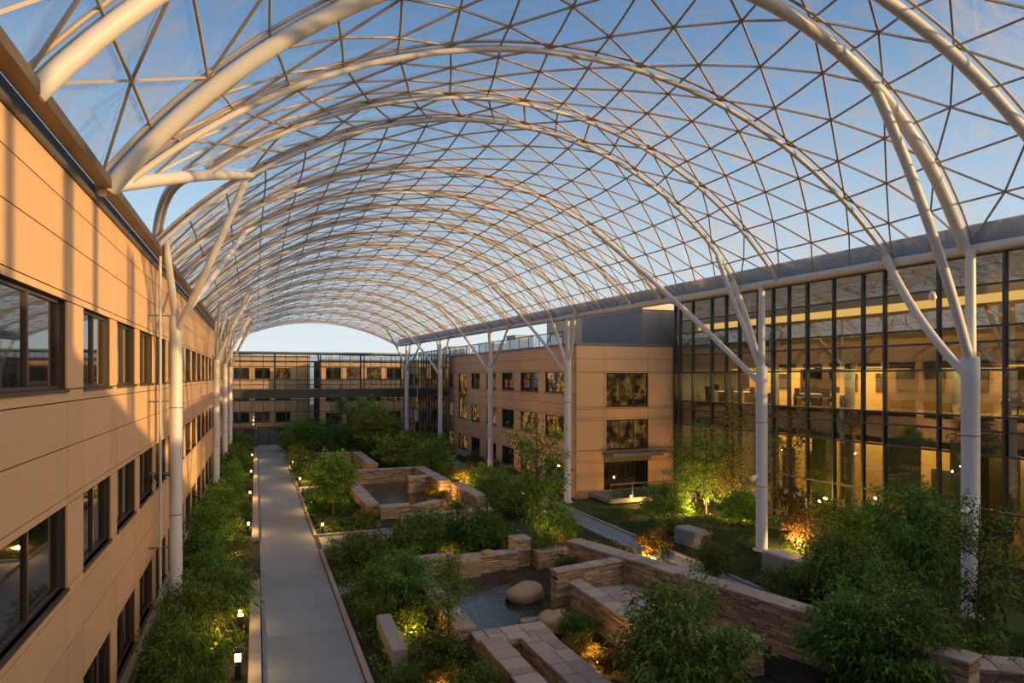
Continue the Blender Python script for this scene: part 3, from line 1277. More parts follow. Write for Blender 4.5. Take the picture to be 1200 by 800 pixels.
# right columns
RC = [(22.2, 15.2, 9.6, .27, [(rp_(3, .99), (.3, .6, -.3), 8.9, .15), (rp_(2, .77), (.45, 0, .35), 9.4, .15)]),
      (21.75, 24.5, 9.4, .26, [(rp_(5, .985), (.2, -.2, -.2), 9.0, .13), (rp_(5, .93), (.1, .3, .2), 9.2, .11), (rp_(6, .79), (1.0, 1.4, .6), 8.6, .13)])]
for yc, ia, ib in ((43.0, 10, 11), (57.5, 13, 14), (72.2, 16, 17), (86.3, 18, 18)):
    xc_ = xr_of(yc) - .15
    RC.append((xc_, yc, 10.2, .25, [(rp_(ia, .99), (.1, .1, -.2), 9.6, .11), (rp_(ia - 1, .99), (.1, -.2, -.2), 9.8, .10), (rp_(ib, .84), (.8, .9, .4), 9.0, .12)]))
for i, (x, y, zt, r, pr_) in enumerate(RC):
    column('white steel column with branching props on the right, %s from the camera' % ORD[i], x, y, zt, r, pr_)
# left columns
LC = [(-2.75, 27.3, 11.2, .22, [(rp_(5, .135), (0, -.3, -.4), 10.6, .12), (rp_(7, .13), (.1, .2, .1), 10.9, .13)])]
for yc, ia in ((55.0, 12), (70.0, 15), (84.0, 17)):
    LC.append((-2.8, yc, 10.6, .24, [(rp_(ia, .14), (-.2, 0, -.2), 10.0, .12), (rp_(ia + 1, .14), (-.2, .2, 0), 10.3, .12), (rp_(ia + 1, .05), (-.1, .1, -.2), 10.2, .10), (rp_(ia - 1, .05), (-.1, 0, 0), 10.2, .10)]))
for i, (x, y, zt, r, pr_) in enumerate(LC):
    column('white steel column with branching props along the left wall, %s from the camera' % ORD[i], x, y, zt, r, pr_,
           stub=(Vector((x - .2, y - 1.4, ZG + .4)) if i == 0 else None))
# rain pipe with wall brackets near the first left column
rpipe = thing('rain_pipe', 'thin white rain pipe on wall brackets beside the first left column', 'pipe', (-3.12, 26.1, 0))
b = MB()
b.tube([(0, 0, .2), (0, 0, 13.2)], .05, 8)
b.build('pipe', M['steel'], rpipe)
for z in (3.0, 5.6, 8.1, 11.1):
    b = MB()
    b.box(-.36, -.025, z, .3, .025, z + .05)
    b.build('bracket', M['coping'], rpipe)


def floodlight(name, label, loc, rz, m='black'):
    t = thing(name, label, 'floodlight', loc, rz)
    b = MB()
    b.tube([(0, 0, 0), (.18, 0, 0)], .035, 8)
    b.build('bracket', M[m], t)
    b = MB()
    b.tube([(.16, 0, .06), (.34, 0, -.04), (.46, 0, -.10)], [.07, .11, .13], 12)
    b.build('lamp_head', M[m], t)
    return t


floodlight('wall_spotlight', 'small black spotlight fixed low on the near left wall', (-3.5, 16.3, 1.95), 0)
floodlight('column_spotlight', 'small dark spotlight on the first left column above the shrubs', (-2.96, 27.2, 5.4), PI)
floodlight('column_floodlight', 'white floodlight on an arm of the nearest right column', (21.95, 15.0, 4.6), PI, 'white')
floodlight('column_floodlight', 'white floodlight on the second right column above the lawn', (21.52, 24.4, 4.4), PI, 'white')
floodlight('prop_camera', 'white security camera clamped to the low prop of the nearest right column', (22.0, 16.4, 11.9), 0.6, 'white')  # security camera, drawn with the floodlight shape


# ------------------------------------------------------------------ stonework
def masonry(L, th, h, hmin=.06, hmax=.135, lmin=.22, lmax=.8):
    b = MB()
    b.box(.05, .05, 0, L - .05, th - .05, h - .02, 1)
    z = 0.0
    while z < h - .03:
        ch = min(R.uniform(hmin, hmax), h - z)
        if h - z - ch < .05:
            ch = h - z
        x = -R.uniform(0, .2)
        while x < L:
            l = R.uniform(lmin, lmax)
            x0, x1 = max(0, x), min(L, x + l)
            x += l
            if x1 - x0 < .05:
                continue
            if L - x1 < .08:
                x1 = L
                x = L + 1
            o0, o1 = R.uniform(-.04, .025), R.uniform(-.04, .025)
            e0_ = R.uniform(-.02, .025) if x0 <= 0 else 0
            e1_ = R.uniform(-.02, .025) if x1 >= L else 0
            g = .009
            j = lambda: R.uniform(-.010, .010)
            x0 -= e0_
            x1 += e1_
            vs = []
            for (zz) in (z + g, z + ch - g):
                for (xx, yy) in ((x0 + g, -o0), (x1 - g, -o0), (x1 - g, th + o1), (x0 + g, th + o1)):
                    vs.append((xx + j(), yy + j(), zz + j() * .6))
            b.add(vs, [(0, 3, 2, 1), (4, 5, 6, 7), (0, 1, 5, 4), (1, 2, 6, 5), (2, 3, 7, 6), (3, 0, 4, 7)])
        z += ch
    return b


def caps(L, th, t=.09, over=.04):
    b = MB()
    x = -over
    while x < L + over - .02:
        l = R.uniform(.35, .95)
        x1 = min(L + over, x + l)
        if L + over - x1 < .25:
            x1 = L + over
        if th > .9:
            cut = th * R.uniform(.35, .65)
            b.bevbox(x + .01, -over + R.uniform(-.02, .02), 0, x1 - .01, cut - .01, t, .02, 0, .012)
            b.bevbox(x + .01, cut + .01, 0, x1 - .01, th + over + R.uniform(-.02, .02), t + R.uniform(-.01, .01), .02, 0, .012)
        else:
            b.bevbox(x + .01, -over + R.uniform(-.025, .02), 0, x1 - .01, th + over + R.uniform(-.02, .025), t + R.uniform(-.012, .012), .02, 0, .012)
        x = x1
    return b


def stone_wall(label, p0, p1, th, h, z0=0.0, cap=True):
    """runs from p0 to p1; thickness to the left of that direction"""
    d = Vector((p1[0] - p0[0], p1[1] - p0[1]))
    L = d.length
    rz = math.atan2(d.y, d.x)
    t = thing('stone_wall', label, 'stone wall', (p0[0], p0[1], z0), rz, 'stacked stone garden walls')
    hb = h - .09 if cap else h
    masonry(L, th, hb).build('masonry', [M['stone'], M['joint']], t)
    if cap:
        caps(L, th).build('coping', M['flag'], t, (0, 0, hb))
    return t


def boulder(label, loc, rx, ry, rz_, rot=0.0, flat=.75):
    n, m = 18, 12
    b = MB()
    vs = []
    ph = [R.uniform(0, 6.28) for _ in range(6)]
    for i in range(m + 1):
        th_ = PI * i / m
        for k in range(n):
            a = 2 * PI * k / n
            d = 1 + .07 * math.sin(2 * a + ph[0]) + .05 * math.sin(3 * a + ph[1] + th_ * 2) + .04 * math.sin(5 * th_ + ph[2] + a)
            sx_, sy_ = math.sin(th_) ** .62, math.cos(th_)
            zz = (abs(sy_) ** .7) * (1 if sy_ > 0 else -1)
            vs.append((rx * d * sx_ * math.cos(a), ry * d * sx_ * math.sin(a), rz_ * (1 + zz * d)))
    fs = [(i * n + k, (i + 1) * n + k, (i + 1) * n + (k + 1) % n, i * n + (k + 1) % n) for i in range(m) for k in range(n)]
    b.add(vs, fs, 0, True)
    return tag(b.build('boulder', M['boulder'], None, loc, rot), label, 'boulder', 'boulders of the pond')


# long leaning-back wall on the right of the court
stone_wall('longest stacked stone wall, running diagonally beside the right hand path', (17.9, 12.0), (13.75, 27.2), .75, 1.65)
q0, q1 = at(1048, 775, 1.2), at(1230, 790, 1.2)
stone_wall('stone wall at the bottom right edge of the garden, beyond the long wall', q0[:2], q1[:2], 1.0, 1.2)
# raised basin against it
stone_wall('front wall of the raised stone basin, facing the pond', (11.2, 23.0), (11.2, 15.2), .55, 1.15)
stone_wall('short tall pier wall at the pond end of the raised basin', (10.75, 23.2), (13.9, 23.7), .42, 1.55)
stone_wall('stone end wall of the raised basin behind the maple bush', (11.8, 16.0), (14.3, 16.0), .9, 1.1)
b = MB()
for i in range(4):
    for j in range(7):
        b.bevbox(11.78 + i * .55 + .01, 16.95 + j * .87 + .01, .45, 12.3 + i * .55, 17.8 + j * .87, .78 + R.uniform(-.015, .015), .02, 0, .012)
tag(b.build('basin_paving', M['flag']), 'grey flagstone bed inside the raised basin under the long wall', 'paving')
# pond court walls
stone_wall('stone wall along the left side of the pond, behind the shrubs', (6.6, 20.5), (6.6, 29.4), .62, .95)
stone_wall('flagstone topped wall running along the left of the dark channel', (7.12, 12.6), (7.12, 19.4), .67, .95)
stone_wall('low stone wall between the dark channel and the shrub planter', (8.85, 12.6), (8.75, 19.3), 1.0, .85)
stone_wall('flagstone topped cross wall at the near end of the pond', (6.45, 19.5), (8.9, 19.5), .95, .8)
stone_wall('back wall of the pond left of the square block', (6.6, 29.4), (8.4, 29.4), .6, .8)
stone_wall('back wall of the pond right of the square block', (9.3, 28.7), (11.4, 28.9), .6, .85)
stone_wall('tall square stone pier at the back corner of the pond', (11.35, 29.2), (12.2, 29.2), .8, 1.35)
stone_wall('low stone wall at the back right of the pond beside the sapling', (12.3, 28.6), (14.3, 28.6), .55, .8)
b = MB()
b.bevbox(-.55, -.45, 0, .55, .45, .95, .16, 0, .04)
tag(b.build('stone_block', M['boulder'], None, (8.85, 28.7, 0), .1), 'squared sandstone block set in the back wall of the pond', 'stone block')
boulder('large rounded boulder standing in the pond', (10.2, 25.0, -.12), .92, .68, .33, .3)
boulder('flat boulder at the near corner of the pond by the pier', (9.9, 21.6, -.1), .75, .55, .36, .8)
boulder('small rounded stone on top of the pond back wall', (9.9, 28.95, .80), .3, .22, .12, .2)
b = MB()
b.prism([(6.6, 20.4), (10.8, 20.4), (10.8, 28.9), (6.6, 28.9)], .01, .05)
tag(b.build('pond_water', M['water']), 'dark rippled water of the pond around the boulder', 'water')
b = MB()
b.prism([(7.15, 12), (7.8, 12), (7.7, 19.45), (7.15, 19.45)], .02, .16)
tag(b.build('water_channel', M['water']), 'narrow dark water channel between two low stone walls', 'water')
b = MB()
for j in range(4):
    b.bevbox(8.0 + j * .3, 20.55 + j * .5, .03, 8.9 + j * .35 + R.uniform(-.1, .1), 21.0 + j * .5, .2, .02, 0, .03)
tag(b.build('stepping_stones', M['flag']), 'pale flagstones at the near edge of the pond', 'paving')
b = MB()
b.prism([(14.2, 12), (17.5, 12), (15.2, 19.5), (14.4, 19.5)], .01, .04)
tag(b.build('pond_water', M['water']), 'dark water at the foot of the long stone wall', 'water')
# monolith bench and slabs by the main path
b = MB()
b.bevbox(-.24, -1.6, 0, .24, 1.6, .74, .012)
tag(b.build('stone_bench', M['kerb'], None, (4.1, 21.6, 0), -.02), 'long rectangular concrete bench block in the bed beside the main path', 'bench')
b = MB()
b.bevbox(-.75, -.6, 0, .75, .6, .1, .015)
tag(b.build('stepping_slab', M['concrete'], None, (4.0, 28.6, 0), 0), 'pale square slab in the bed beside the main path', 'slab')
for (lab, x, y, sx_, sy_, h) in (('grey stone bench block beside the right path, behind the conifer', *at(813, 643, .1)[:2], .45, .95, .55), ('grey stone bench block on the lawn just right of the second right column', *at(922, 664, .8)[:2], .5, .9, .5)):
    b = MB()
    b.bevbox(-sx_, -sy_, -.3, sx_, sy_, h, .06, 0, .02)
    tag(b.build('stone_bench', M['kerb'], None, (x, y, gz(x, y)), .12), lab, 'bench')

# upper court: walls and pools further along
UP = [('long low stone wall left of the upper pool', (7.3, 43.0), (7.3, 52.5), .8, .9),
      ('stone wall closing the near left of the upper pool', (7.3, 42.0), (9.2, 42.0), .8, .8),
      ('stepped stone wall at the back of the upper pool', (7.3, 56.2), (12.6, 56.2), .7, 1.2),
      ('stone wall right of the upper pool, tallest step', (13.4, 47.5), (13.4, 56.0), .8, 1.35),
      ('stone wall dividing the upper pool from the yellow lit planter', (11.0, 50.6), (13.2, 50.6), .7, 1.3),
      ('near right wall of the yellow lit planter', (14.2, 41.0), (14.2, 47.3), .8, 1.2),
      ('low stone wall in front of the yellow lit planter', (9.6, 41.2), (11.6, 42.6), .7, .85),
      ('long front wall of the upper court beside the cross path', (8.2, 39.4), (13.9, 39.4), .7, .7),
      ('stone wall at the near side of the far pool', (5.5, 71.0), (9.5, 71.0), .7, 1.1),
      ('stone wall stepping down along the right of the far pool', (10.2, 60.0), (10.2, 70.5), .8, 1.2),
      ('stone wall behind the far pool under the trees', (6.2, 79.0), (12.0, 79.0), .7, 1.2)]
for (lab, p0, p1, th, h) in UP:
    stone_wall(lab, p0, p1, th, h)
for i, (lab, x0, y0, x1, y1) in enumerate((('dark upper pool between the stepped stone walls', 7.3, 43, 12.4, 56), ('still far pool below the trees', 6.0, 58.5, 9.4, 70.5))):
    b = MB()
    b.prism([(x0, y0), (x1, y0), (x1, y1), (x0, y1)], .01, .06)
    tag(b.build('pool_water', M['water']), lab, 'water')

# ------------------------------------------------------------------ plants


def leaf_mesh(name, C, D, size, aspect, m, droop=.25):
    """C centres (n,3), D directions (n,3); each leaf a folded rhombus of four points"""
    n = len(C)
    D = D / (np.linalg.norm(D, axis=1, keepdims=True) + 1e-9)
    rnd = NR.normal(size=(n, 3))
    S = np.cross(D, rnd)
    S /= (np.linalg.norm(S, axis=1, keepdims=True) + 1e-9)
    Nn = np.cross(S, D)
    l = size * NR.uniform(.6, 1.3, (n, 1))
    wd = l * aspect
    base = C
    tip = C + D * l
    tip[:, 2] -= droop * l[:, 0]
    mid = C + D * l * .48
    a = mid + S * wd * .5 + Nn * wd * .18
    b_ = mid - S * wd * .5 + Nn * wd * .18
    V = np.empty((n * 4, 3))
    V[0::4], V[1::4], V[2::4], V[3::4] = base, a, tip, b_
    me = bpy.data.meshes.new(name)
    me.vertices.add(n * 4)
    me.vertices.foreach_set('co', V.astype(np.float32).ravel())
    me.loops.add(n * 4)
    me.loops.foreach_set('vertex_index', np.arange(n * 4, dtype=np.int32))
    me.polygons.add(n)
    me.polygons.foreach_set('loop_start', np.arange(0, n * 4, 4, dtype=np.int32))
    me.polygons.foreach_set('loop_total', np.full(n, 4, dtype=np.int32))
    me.materials.append(m)
    me.update(calc_edges=True)
    return me


def crown(ncl, per, rx, ry, rz, zc, cl_r, size, aspect, m, shape='ball', droop=.25):
    """clumps of leaves; returns mesh and clump centres"""
    cs = []
    while len(cs) < ncl:
        p = NR.uniform(-1, 1, 3)
        q = np.linalg.norm(p)
        if q > 1 or q < .35:
            continue
        if shape == 'dome' and p[2] < -.6:
            continue
        if shape == 'cone':
            h = (p[2] + 1) / 2
            if math.hypot(p[0], p[1]) > (1 - h) * 1.0 + .06:
                continue
        cs.append((p[0] * rx, p[1] * ry, zc + p[2] * rz))
    cs = np.array(cs)
    idx = np.repeat(np.arange(ncl), per)
    cs = np.array([0, 0, zc]) + (cs - np.array([0, 0, zc])) * NR.uniform(.72, 1.18, (ncl, 1))
    csz = NR.uniform(.65, 1.3, (ncl, 1))
    off = NR.normal(size=(ncl * per, 3)) * cl_r * np.array([1, 1, .55]) * csz[idx]
    rad = cs - np.array([0, 0, zc - rz * .3])
    rad /= (np.linalg.norm(rad, axis=1, keepdims=True) + 1e-9)
    off += rad[idx] * NR.uniform(-1.2, 1.8, (ncl * per, 1)) * cl_r
    C = cs[idx] + off
    out = C - np.array([0, 0, zc - rz * .4])
    D = out / (np.linalg.norm(out, axis=1, keepdims=True) + 1e-9) + NR.normal(size=C.shape) * .75
    C[:, 2] = np.maximum(C[:, 2], .05)
    return leaf_mesh('foliage', C, D, size, aspect, m, droop), cs


def stems(cs, z_trunk, r0, k=9, top=None, multi=1):
    b = MB()
    if multi == 1:
        h = top or z_trunk
        b.tube([(0, 0, -.05), (.03, .02, h * .35), (-.02, .03, h * .7), (0, 0, h)], [r0, r0 * .85, r0 * .65, r0 * .3], 7)
    sel = cs[NR.choice(len(cs), min(k, len(cs)), replace=False)]
    for c in sel:
        if multi == 1:
            zb = min(max(.35 * z_trunk, c[2] - .5 * math.hypot(c[0], c[1]) - .3), (top or z_trunk) * .95)
            st = Vector((0, 0, zb))
        else:
            an = R.uniform(0, 6.28)
            st = Vector((.08 * math.cos(an), .08 * math.sin(an), -.03))
        e = Vector(c)
        mid = st.lerp(e, .5) + Vector((0, 0, -.08 if multi == 1 else .1))
        b.tube([st, mid, e], [r0 * .45, r0 * .3, r0 * .12], 5)
    return b.mesh('stems', M['bark'])


PL = {}


def kind(key, noun, cat, fol, cs, st):
    PL[key] = (noun, cat, fol, st)


def mk(key, noun, cat, ncl, per, rx, ry, rz, zc, clr, size, aspect, m, shape='ball', trunk=None, r0=.03, k=9, multi=1, droop=.25, top=None):
    fol, cs = crown(ncl, per, rx, ry, rz, zc, clr, size, aspect, M[m], shape, droop)
    PL[key] = (noun, cat, fol, stems(cs, trunk or zc, r0, k, top, multi))


mk('shrubA', 'leafy_shrub', 'shrub', 60, 75, .85, .85, .62, .68, .14, .13, .45, 'leafA', 'dome', multi=3, k=10)
mk('shrubB', 'leafy_shrub', 'shrub', 70, 70, .8, .8, .75, .8, .13, .12, .42, 'leafB', 'dome', multi=3, k=10)
mk('shrubC', 'feathery_shrub', 'shrub', 75, 70, 1.0, 1.0, .65, .75, .16, .17, .24, 'leafB', 'dome', multi=3, k=14, droop=.5)
mk('shrubD', 'golden_shrub', 'shrub', 45, 60, .6, .6, .45, .5, .12, .11, .4, 'leafD', 'dome', multi=3, k=10)
mk('shrubE', 'russet_shrub', 'shrub', 40, 45, .7, .7, .6, .75, .14, .11, .4, 'leafE', 'dome', multi=3, k=14)
mk('shrubF', 'bright_shrub', 'shrub', 70, 70, .9, .9, .7, .75, .14, .14, .42, 'leafC', 'dome', multi=3, k=10)
mk('tree', 'round_tree', 'tree', 120, 75, 1.3, 1.3, 1.25, 2.75, .2, .17, .45, 'leafC', 'ball', trunk=2.0, r0=.07, k=16, top=3.4)
mk('treeD', 'broad_tree', 'tree', 140, 75, 2.0, 2.0, 1.8, 3.6, .28, .2, .45, 'leafA', 'ball', trunk=2.4, r0=.1, k=18, top=4.6)
mk('sapling', 'young_tree', 'sapling', 60, 40, 1.0, 1.0, 1.9, 3.4, .2, .2, .34, 'leafB', 'ball', trunk=4.6, r0=.045, k=34, top=5.2, droop=.45)
mk('thin', 'slender_tree', 'tree', 60, 30, .8, .8, 2.2, 2.9, .18, .15, .34, 'leafD', 'ball', trunk=4.6, r0=.04, k=36, top=5.0)
mk('maple', 'maple_bush', 'shrub', 95, 75, 1.25, 1.25, 1.15, 1.35, .18, .19, .32, 'leafB', 'ball', trunk=1.6, r0=.05, k=24, top=2.5, droop=.5)
mk('fir', 'conifer', 'conifer', 150, 60, .95, .95, 1.45, 1.5, .10, .11, .2, 'needle', 'cone', trunk=2.4, r0=.06, k=26, top=2.9, droop=.3)


def plant(key, loc, sc, label, group=None, sz=None, rot=None):
    noun, cat, fol, st = PL[key]
    t = thing(noun, label, cat, loc, R.uniform(0, 6.28) if rot is None else rot, group)
    t.scale = (sc, sc, sz if sz else sc)
    link('foliage', fol, t)
    link('stems', st, t)
    return t


def g_at(x, y):
    return (x, y, gz(x, y))


# border between the left wall and the main path
i = 0
y = 16.6
while y < 88:
    near = y < 30
    x = -1.95 + R.uniform(-.45, .4)
    if min(abs(y - q) for q in (27.3, 55, 70, 84)) < 1.3:
        x = -1.25
    key = R.choice(['shrubA', 'shrubA', 'shrubB', 'shrubC', 'maple'] if near else ['shrubA', 'shrubB', 'shrubC'])
    sc = R.uniform(.85, 1.08) * (.72 if key == 'maple' else 1.0)
    plant(key, (x, y, 0), sc, 'green shrub in the border below the left wall, %s from the camera' % ORD[i], 'shrubs of the left border', sz=sc * R.uniform(1.15, 1.6))
    i += 1
    y += R.uniform(2.1, 2.7) * (1 if near else 1.28)
# bed right of the main path, near part
BED = [('shrubC', 4.3, 32.5, 1.0, 'spreading shrub at the corner of main path and cross path'),
       ('shrubE', 5.3, 33.6, .9, 'reddish shrub in the corner bed behind the spreading shrub'),
       ('shrubB', 4.4, 26.4, .95, 'low green shrub just past the concrete bench block beside the path'),
       ('maple', 5.4, 25.6, .85, 'twiggy bush between bench block and pond wall'),
       ('shrubA', 5.5, 28.4, 1.1, 'dark shrub against the far end of the left pond wall'),
       ('shrubA', 4.0, 24.3, .7, 'small shrub at the far end of the concrete bench block'),
       ('sapling', 5.9, 21.2, .62, 'slim young tree by the broad flagstone wall'),
       ('shrubA', 5.2, 19.5, .9, 'dark shrub between bench block and broad flagstone wall'),
       ('shrubD', 4.9, 18.0, .85, 'golden low shrub in front of the concrete bench block'),
       ('shrubA', 3.9, 18.6, .6, 'small shrub at the near end of the bench block by the kerb'),
       ('shrubB', 5.6, 16.9, .8, 'green shrub nearest the camera below the broad flagstone wall'),
       ('shrubA', 5.6, 23.4, .8, 'dark shrub behind the concrete bench block')]
for (k_, x, y, sc, lab) in BED:
    plant(k_, g_at(x, y), sc, lab, 'plants beside the main path')
# bed behind the pond
BACK = [('shrubA', 6.6, 32.4, 1.2, 'dark shrub behind the left back corner of the pond'),
        ('shrubB', 8.0, 33.2, 1.4, 'tall shrub behind the squared block of the pond'),
        ('shrubD', 8.7, 31.2, .8, 'golden shrub just behind the pond back wall'),
        ('fir', 9.8, 33.4, 1.1, 'dark conifer behind the square pier of the pond'),
        ('shrubA', 11.0, 32.6, 1.45, 'broad dark shrub left of the young tree behind the pond'),
        ('fir', 12.0, 35.0, 1.15, 'dark conifer behind the broad dark shrub'),
        ('sapling', 13.4, 31.2, 1.28, 'tall young tree standing in front of the tan block corner'),
        ('shrubC', 13.0, 30.0, .95, 'feathery shrub at the foot of the tall young tree'),
        ('shrubD', 14.6, 30.2, 1.0, 'yellow lit shrub right of the tall young tree'),
        ('shrubB', 15.2, 32.8, 1.3, 'round shrub between tall young tree and right path'),
        ('shrubA', 12.9, 26.4, .8, 'small dark shrub hanging over the right side of the pond')]
for (k_, x, y, sc, lab) in BACK:
    plant(k_, g_at(x, y), sc, lab, 'plants behind the pond')
# planter and basin
for (k_, x, y, z, sc, lab) in (('shrubD', 9.6, 18.9, .1, .72, 'first of three low golden shrubs in the planter, nearest the pond'), ('shrubD', 9.9, 17.5, .1, .7, 'second of three low golden shrubs in the planter'),
                               ('shrubD', 10.3, 16.2, .1, .75, 'third of three low golden shrubs in the planter, nearest the camera'), ('shrubA', 10.3, 20.6, 0, .65, 'small dark shrub at the pond end of the planter'),
                               ('maple', 10.75, 15.0, .0, 1.3, 'large maple bush growing at the near end of the raised basin')):
    plant(k_, (x, y, z), sc, lab, 'plants of the planter')
# between long wall and right path, and the lawn
RT = [('shrubD', *at(766, 650)[:2], 1.25, 'yellow lit shrub behind the far end of the long stone wall'),
      ('shrubA', 15.2, 29.0, .7, 'small dark shrub at the far tip of the long stone wall'),
      ('fir', *at(838, 676)[:2], 1.0, 'pointed dark conifer between the long wall and right path'),
      ('fir', 17.1, 25.2, .55, 'small conifer between the yellow lit shrub and larger conifer'),
      ('fir', 18.7, 19.9, .5, 'very small conifer beside the right path near the long wall'),
      ('shrubF', 20.9, 30.6, .7, 'low bright shrub beside the right path by the bench block'),
      ('shrubB', 23.6, 34.6, 1.45, 'large shrub on the lawn between terrace and second right column'),
      ('shrubB', *at(868, 622, .7)[:2], 1.2, 'shrub in front of the glass building left of the second right column'),
      ('sapling', *at(803, 606, .1)[:2], .95, 'left of the uplit young trees before the glass corner'),
      ('sapling', *at(828, 608, .1)[:2], 1.1, 'middle of the uplit young trees before the glass corner'),
      ('sapling', *at(852, 606, .2)[:2], .95, 'right of the uplit young trees before the glass corner'),
      ('thin', *at(858, 612, .5)[:2], 1.35, 'tall slender golden tree just left of the second right column'),
      ('thin', *at(928, 640, .8)[:2], 1.25, 'slender golden tree right of the second right column'),
      ('shrubE', *at(942, 650, .8)[:2], 1.2, 'uplit golden brown shrub right of the second right column'),
      ('shrubF', *at(975, 640, .7)[:2], 1.3, 'bright green shrub against the glass right of the golden tree'),
      ('shrubB', *at(1030, 640, .6)[:2], 1.3, 'green shrub against the glass, second right of the golden tree'),
      ('maple', *at(1065, 668, .8)[:2], 1.35, 'wide maple bush on the lawn before the glass building'),
      ('maple', *at(985, 690, .9)[:2], 1.1, 'wide maple bush between right path and the lawn'),
      ('maple', *at(1030, 712, 1)[:2], 1.0, 'dark maple bush just left of the nearest right column'),
      ('maple', *at(1004, 792, .3)[:2], 1.05, 'maple bush spilling over the long stone wall'),
      ('shrubC', *at(1040, 745, .6)[:2], 1.2, 'feathery shrub right of the maple bush on the long wall'),
      ('maple', 17.1, 13.7, 1.15, 'maple bush at the near end of the long stone wall'),
      ('sapling', 20.1, 13.5, 1.0, 'tall young tree in front of the nearest right column'),
      ('shrubC', 19.4, 13.4, 1.1, 'feathery shrub at the foot of the nearest young tree'),
      ('shrubC', 20.0, 21.0, .9, 'feathery shrub beside the right path below the lawn')]
for (k_, x, y, sc, lab) in RT:
    plant(k_, g_at(x, y), sc, lab, 'plants along the right path')
# middle distance
MD = [('tree', 4.4, 42.0, 1.02, 'round bright green tree beside the main path'),
      ('shrubA', 4.3, 44.6, 1.2, 'dark shrub behind the round bright tree'),
      ('shrubA', 4.1, 40.4, .5, 'low shrub at the path corner by the bollard light'),
      ('shrubD', 6.2, 41.6, .8, 'golden shrub at the foot of the round bright tree'),
      ('shrubA', 4.3, 60.5, 1.55, 'rounded dark bush beside the second cross path'),
      ('shrubB', 4.6, 63.5, 1.3, 'green shrub behind the rounded dark bush'),
      ('shrubF', 5.6, 51.5, 1.2, 'bright shrub behind the round tree beside the upper pool'),
      ('shrubD', 12.2, 45.6, 1.0, 'yellow lit shrub inside the upper planter'),
      ('shrubD', 12.5, 48.6, .9, 'second yellow lit shrub inside the upper planter'),
      ('shrubB', 14.9, 58.6, 2.1, 'large shrub mass right of the stepped walls, nearest'),
      ('shrubF', 13.4, 62.5, 2.2, 'large bright shrub mass behind the stepped walls'),
      ('shrubB', 16.2, 64.5, 2.1, 'large shrub mass between stepped walls and fifth column'),
      ('shrubF', 12.8, 67.5, 2.0, 'bright shrub mass left of the far columns'),
      ('shrubD', 16.2, 52.6, 1.7, 'tall yellow lit shrub right of the stepped walls'),
      ('shrubF', 17.0, 49.4, 1.3, 'bright shrub beside the right path by a bollard light'),
      ('shrubC', 16.6, 45.6, 1.3, 'feathery shrub right of the upper planter'),
      ('shrubB', 17.0, 42.4, 1.2, 'green shrub beside the right path before the tan block'),
      ('shrubA', 15.6, 39.6, 1.2, 'dark shrub at the right end of the upper court front wall'),
      ('fir', 16.9, 37.2, .8, 'small conifer beside the right path near the tan block corner'),
      ('shrubA', 20.9, 46.5, .8, 'first low shrub along the foot of the tan block'),
      ('shrubA', 20.9, 50.5, .8, 'second low shrub along the foot of the tan block'),
      ('shrubA', 20.8, 54.5, .8, 'third low shrub along the foot of the tan block'),
      ('shrubA', 20.7, 59.0, .8, 'fourth low shrub along the foot of the tan block'),
      ('shrubA', 20.6, 64.0, .9, 'fifth low shrub along the foot of the tan block'),
      ('shrubB', 16.6, 69.0, 1.5, 'tall shrub before the glass veil of the tan block')]
for (k_, x, y, sc, lab) in MD:
    plant(k_, g_at(x, y), sc, lab, 'plants of the upper court')
FAR = [('treeD', 5.0, 76.0, .82, 'dark round tree at the far left below the footbridge'),
       ('shrubB', 3.9, 70.5, 1.3, 'low shrub in front of the dark round tree'),
       ('fir', 8.8, 75.2, 2.8, 'tall dark conifer in front of the footbridge'),
       ('tree', 11.6, 70.5, 1.4, 'bright green tree in front of the footbridge'),
       ('tree', 12.6, 82.5, 1.5, 'bright tree tops behind the tall conifer'),
       ('shrubA', 6.8, 73.8, 1.7, 'dark shrub between the far trees and the far pool'),
       ('shrubF', 12.4, 74.6, 1.7, 'bright shrub right of the bright green tree'),
       ('treeD', 14.6, 80.0, .8, 'dark tree right of the bright green tree'),
       ('shrubA', 16.6, 76.5, 1.9, 'dark shrub mass before the far right columns'),
       ('shrubE', 16.8, 79.6, 1.6, 'reddish shrub mass beside the fifth right column'),
       ('shrubB', 3.9, 84.0, 1.6, 'green shrub at the far end of the main path'),
       ('shrubA', 8.5, 86.0, 1.9, 'dark shrub below the footbridge behind the conifer'),
       ('shrubA', 13.0, 87.5, 1.9, 'dark shrub below the footbridge right of the conifer')]
for (k_, x, y, sc, lab) in FAR:
    plant(k_, g_at(x, y), sc, lab, 'plants below the footbridge')

# ground cover and lawn (nobody could count these)


def scatter(name, boxes, n, size, aspect, m, label, h=.16, up=.8):
    Cs = []
    tot = sum((x1 - x0) * (y1 - y0) for x0, y0, x1, y1 in boxes)
    for (x0, y0, x1, y1) in boxes:
        k_ = int(n * (x1 - x0) * (y1 - y0) / tot)
        xx = NR.uniform(x0, x1, k_)
        yy = NR.uniform(y0, y1, k_)
        dens = np.sin(xx * 2.1 + 1.3 * np.sin(yy * 1.1)) + np.sin(yy * 1.7 + 1.1 * np.sin(xx * 1.3))
        keep = dens > -.7
        xx, yy = xx[keep], yy[keep]
        zz = np.array([gz(a, c) for a, c in zip(xx, yy)]) + NR.uniform(0, h, len(xx))
        Cs.append(np.stack([xx, yy, zz], 1))
    C = np.concatenate(Cs)
    D = NR.normal(size=C.shape) * .7
    D[:, 2] = np.abs(D[:, 2]) + up
    return tag(link(name, leaf_mesh(name, C, D, size, aspect, M[m])), label, 'ground cover', None, 'stuff')


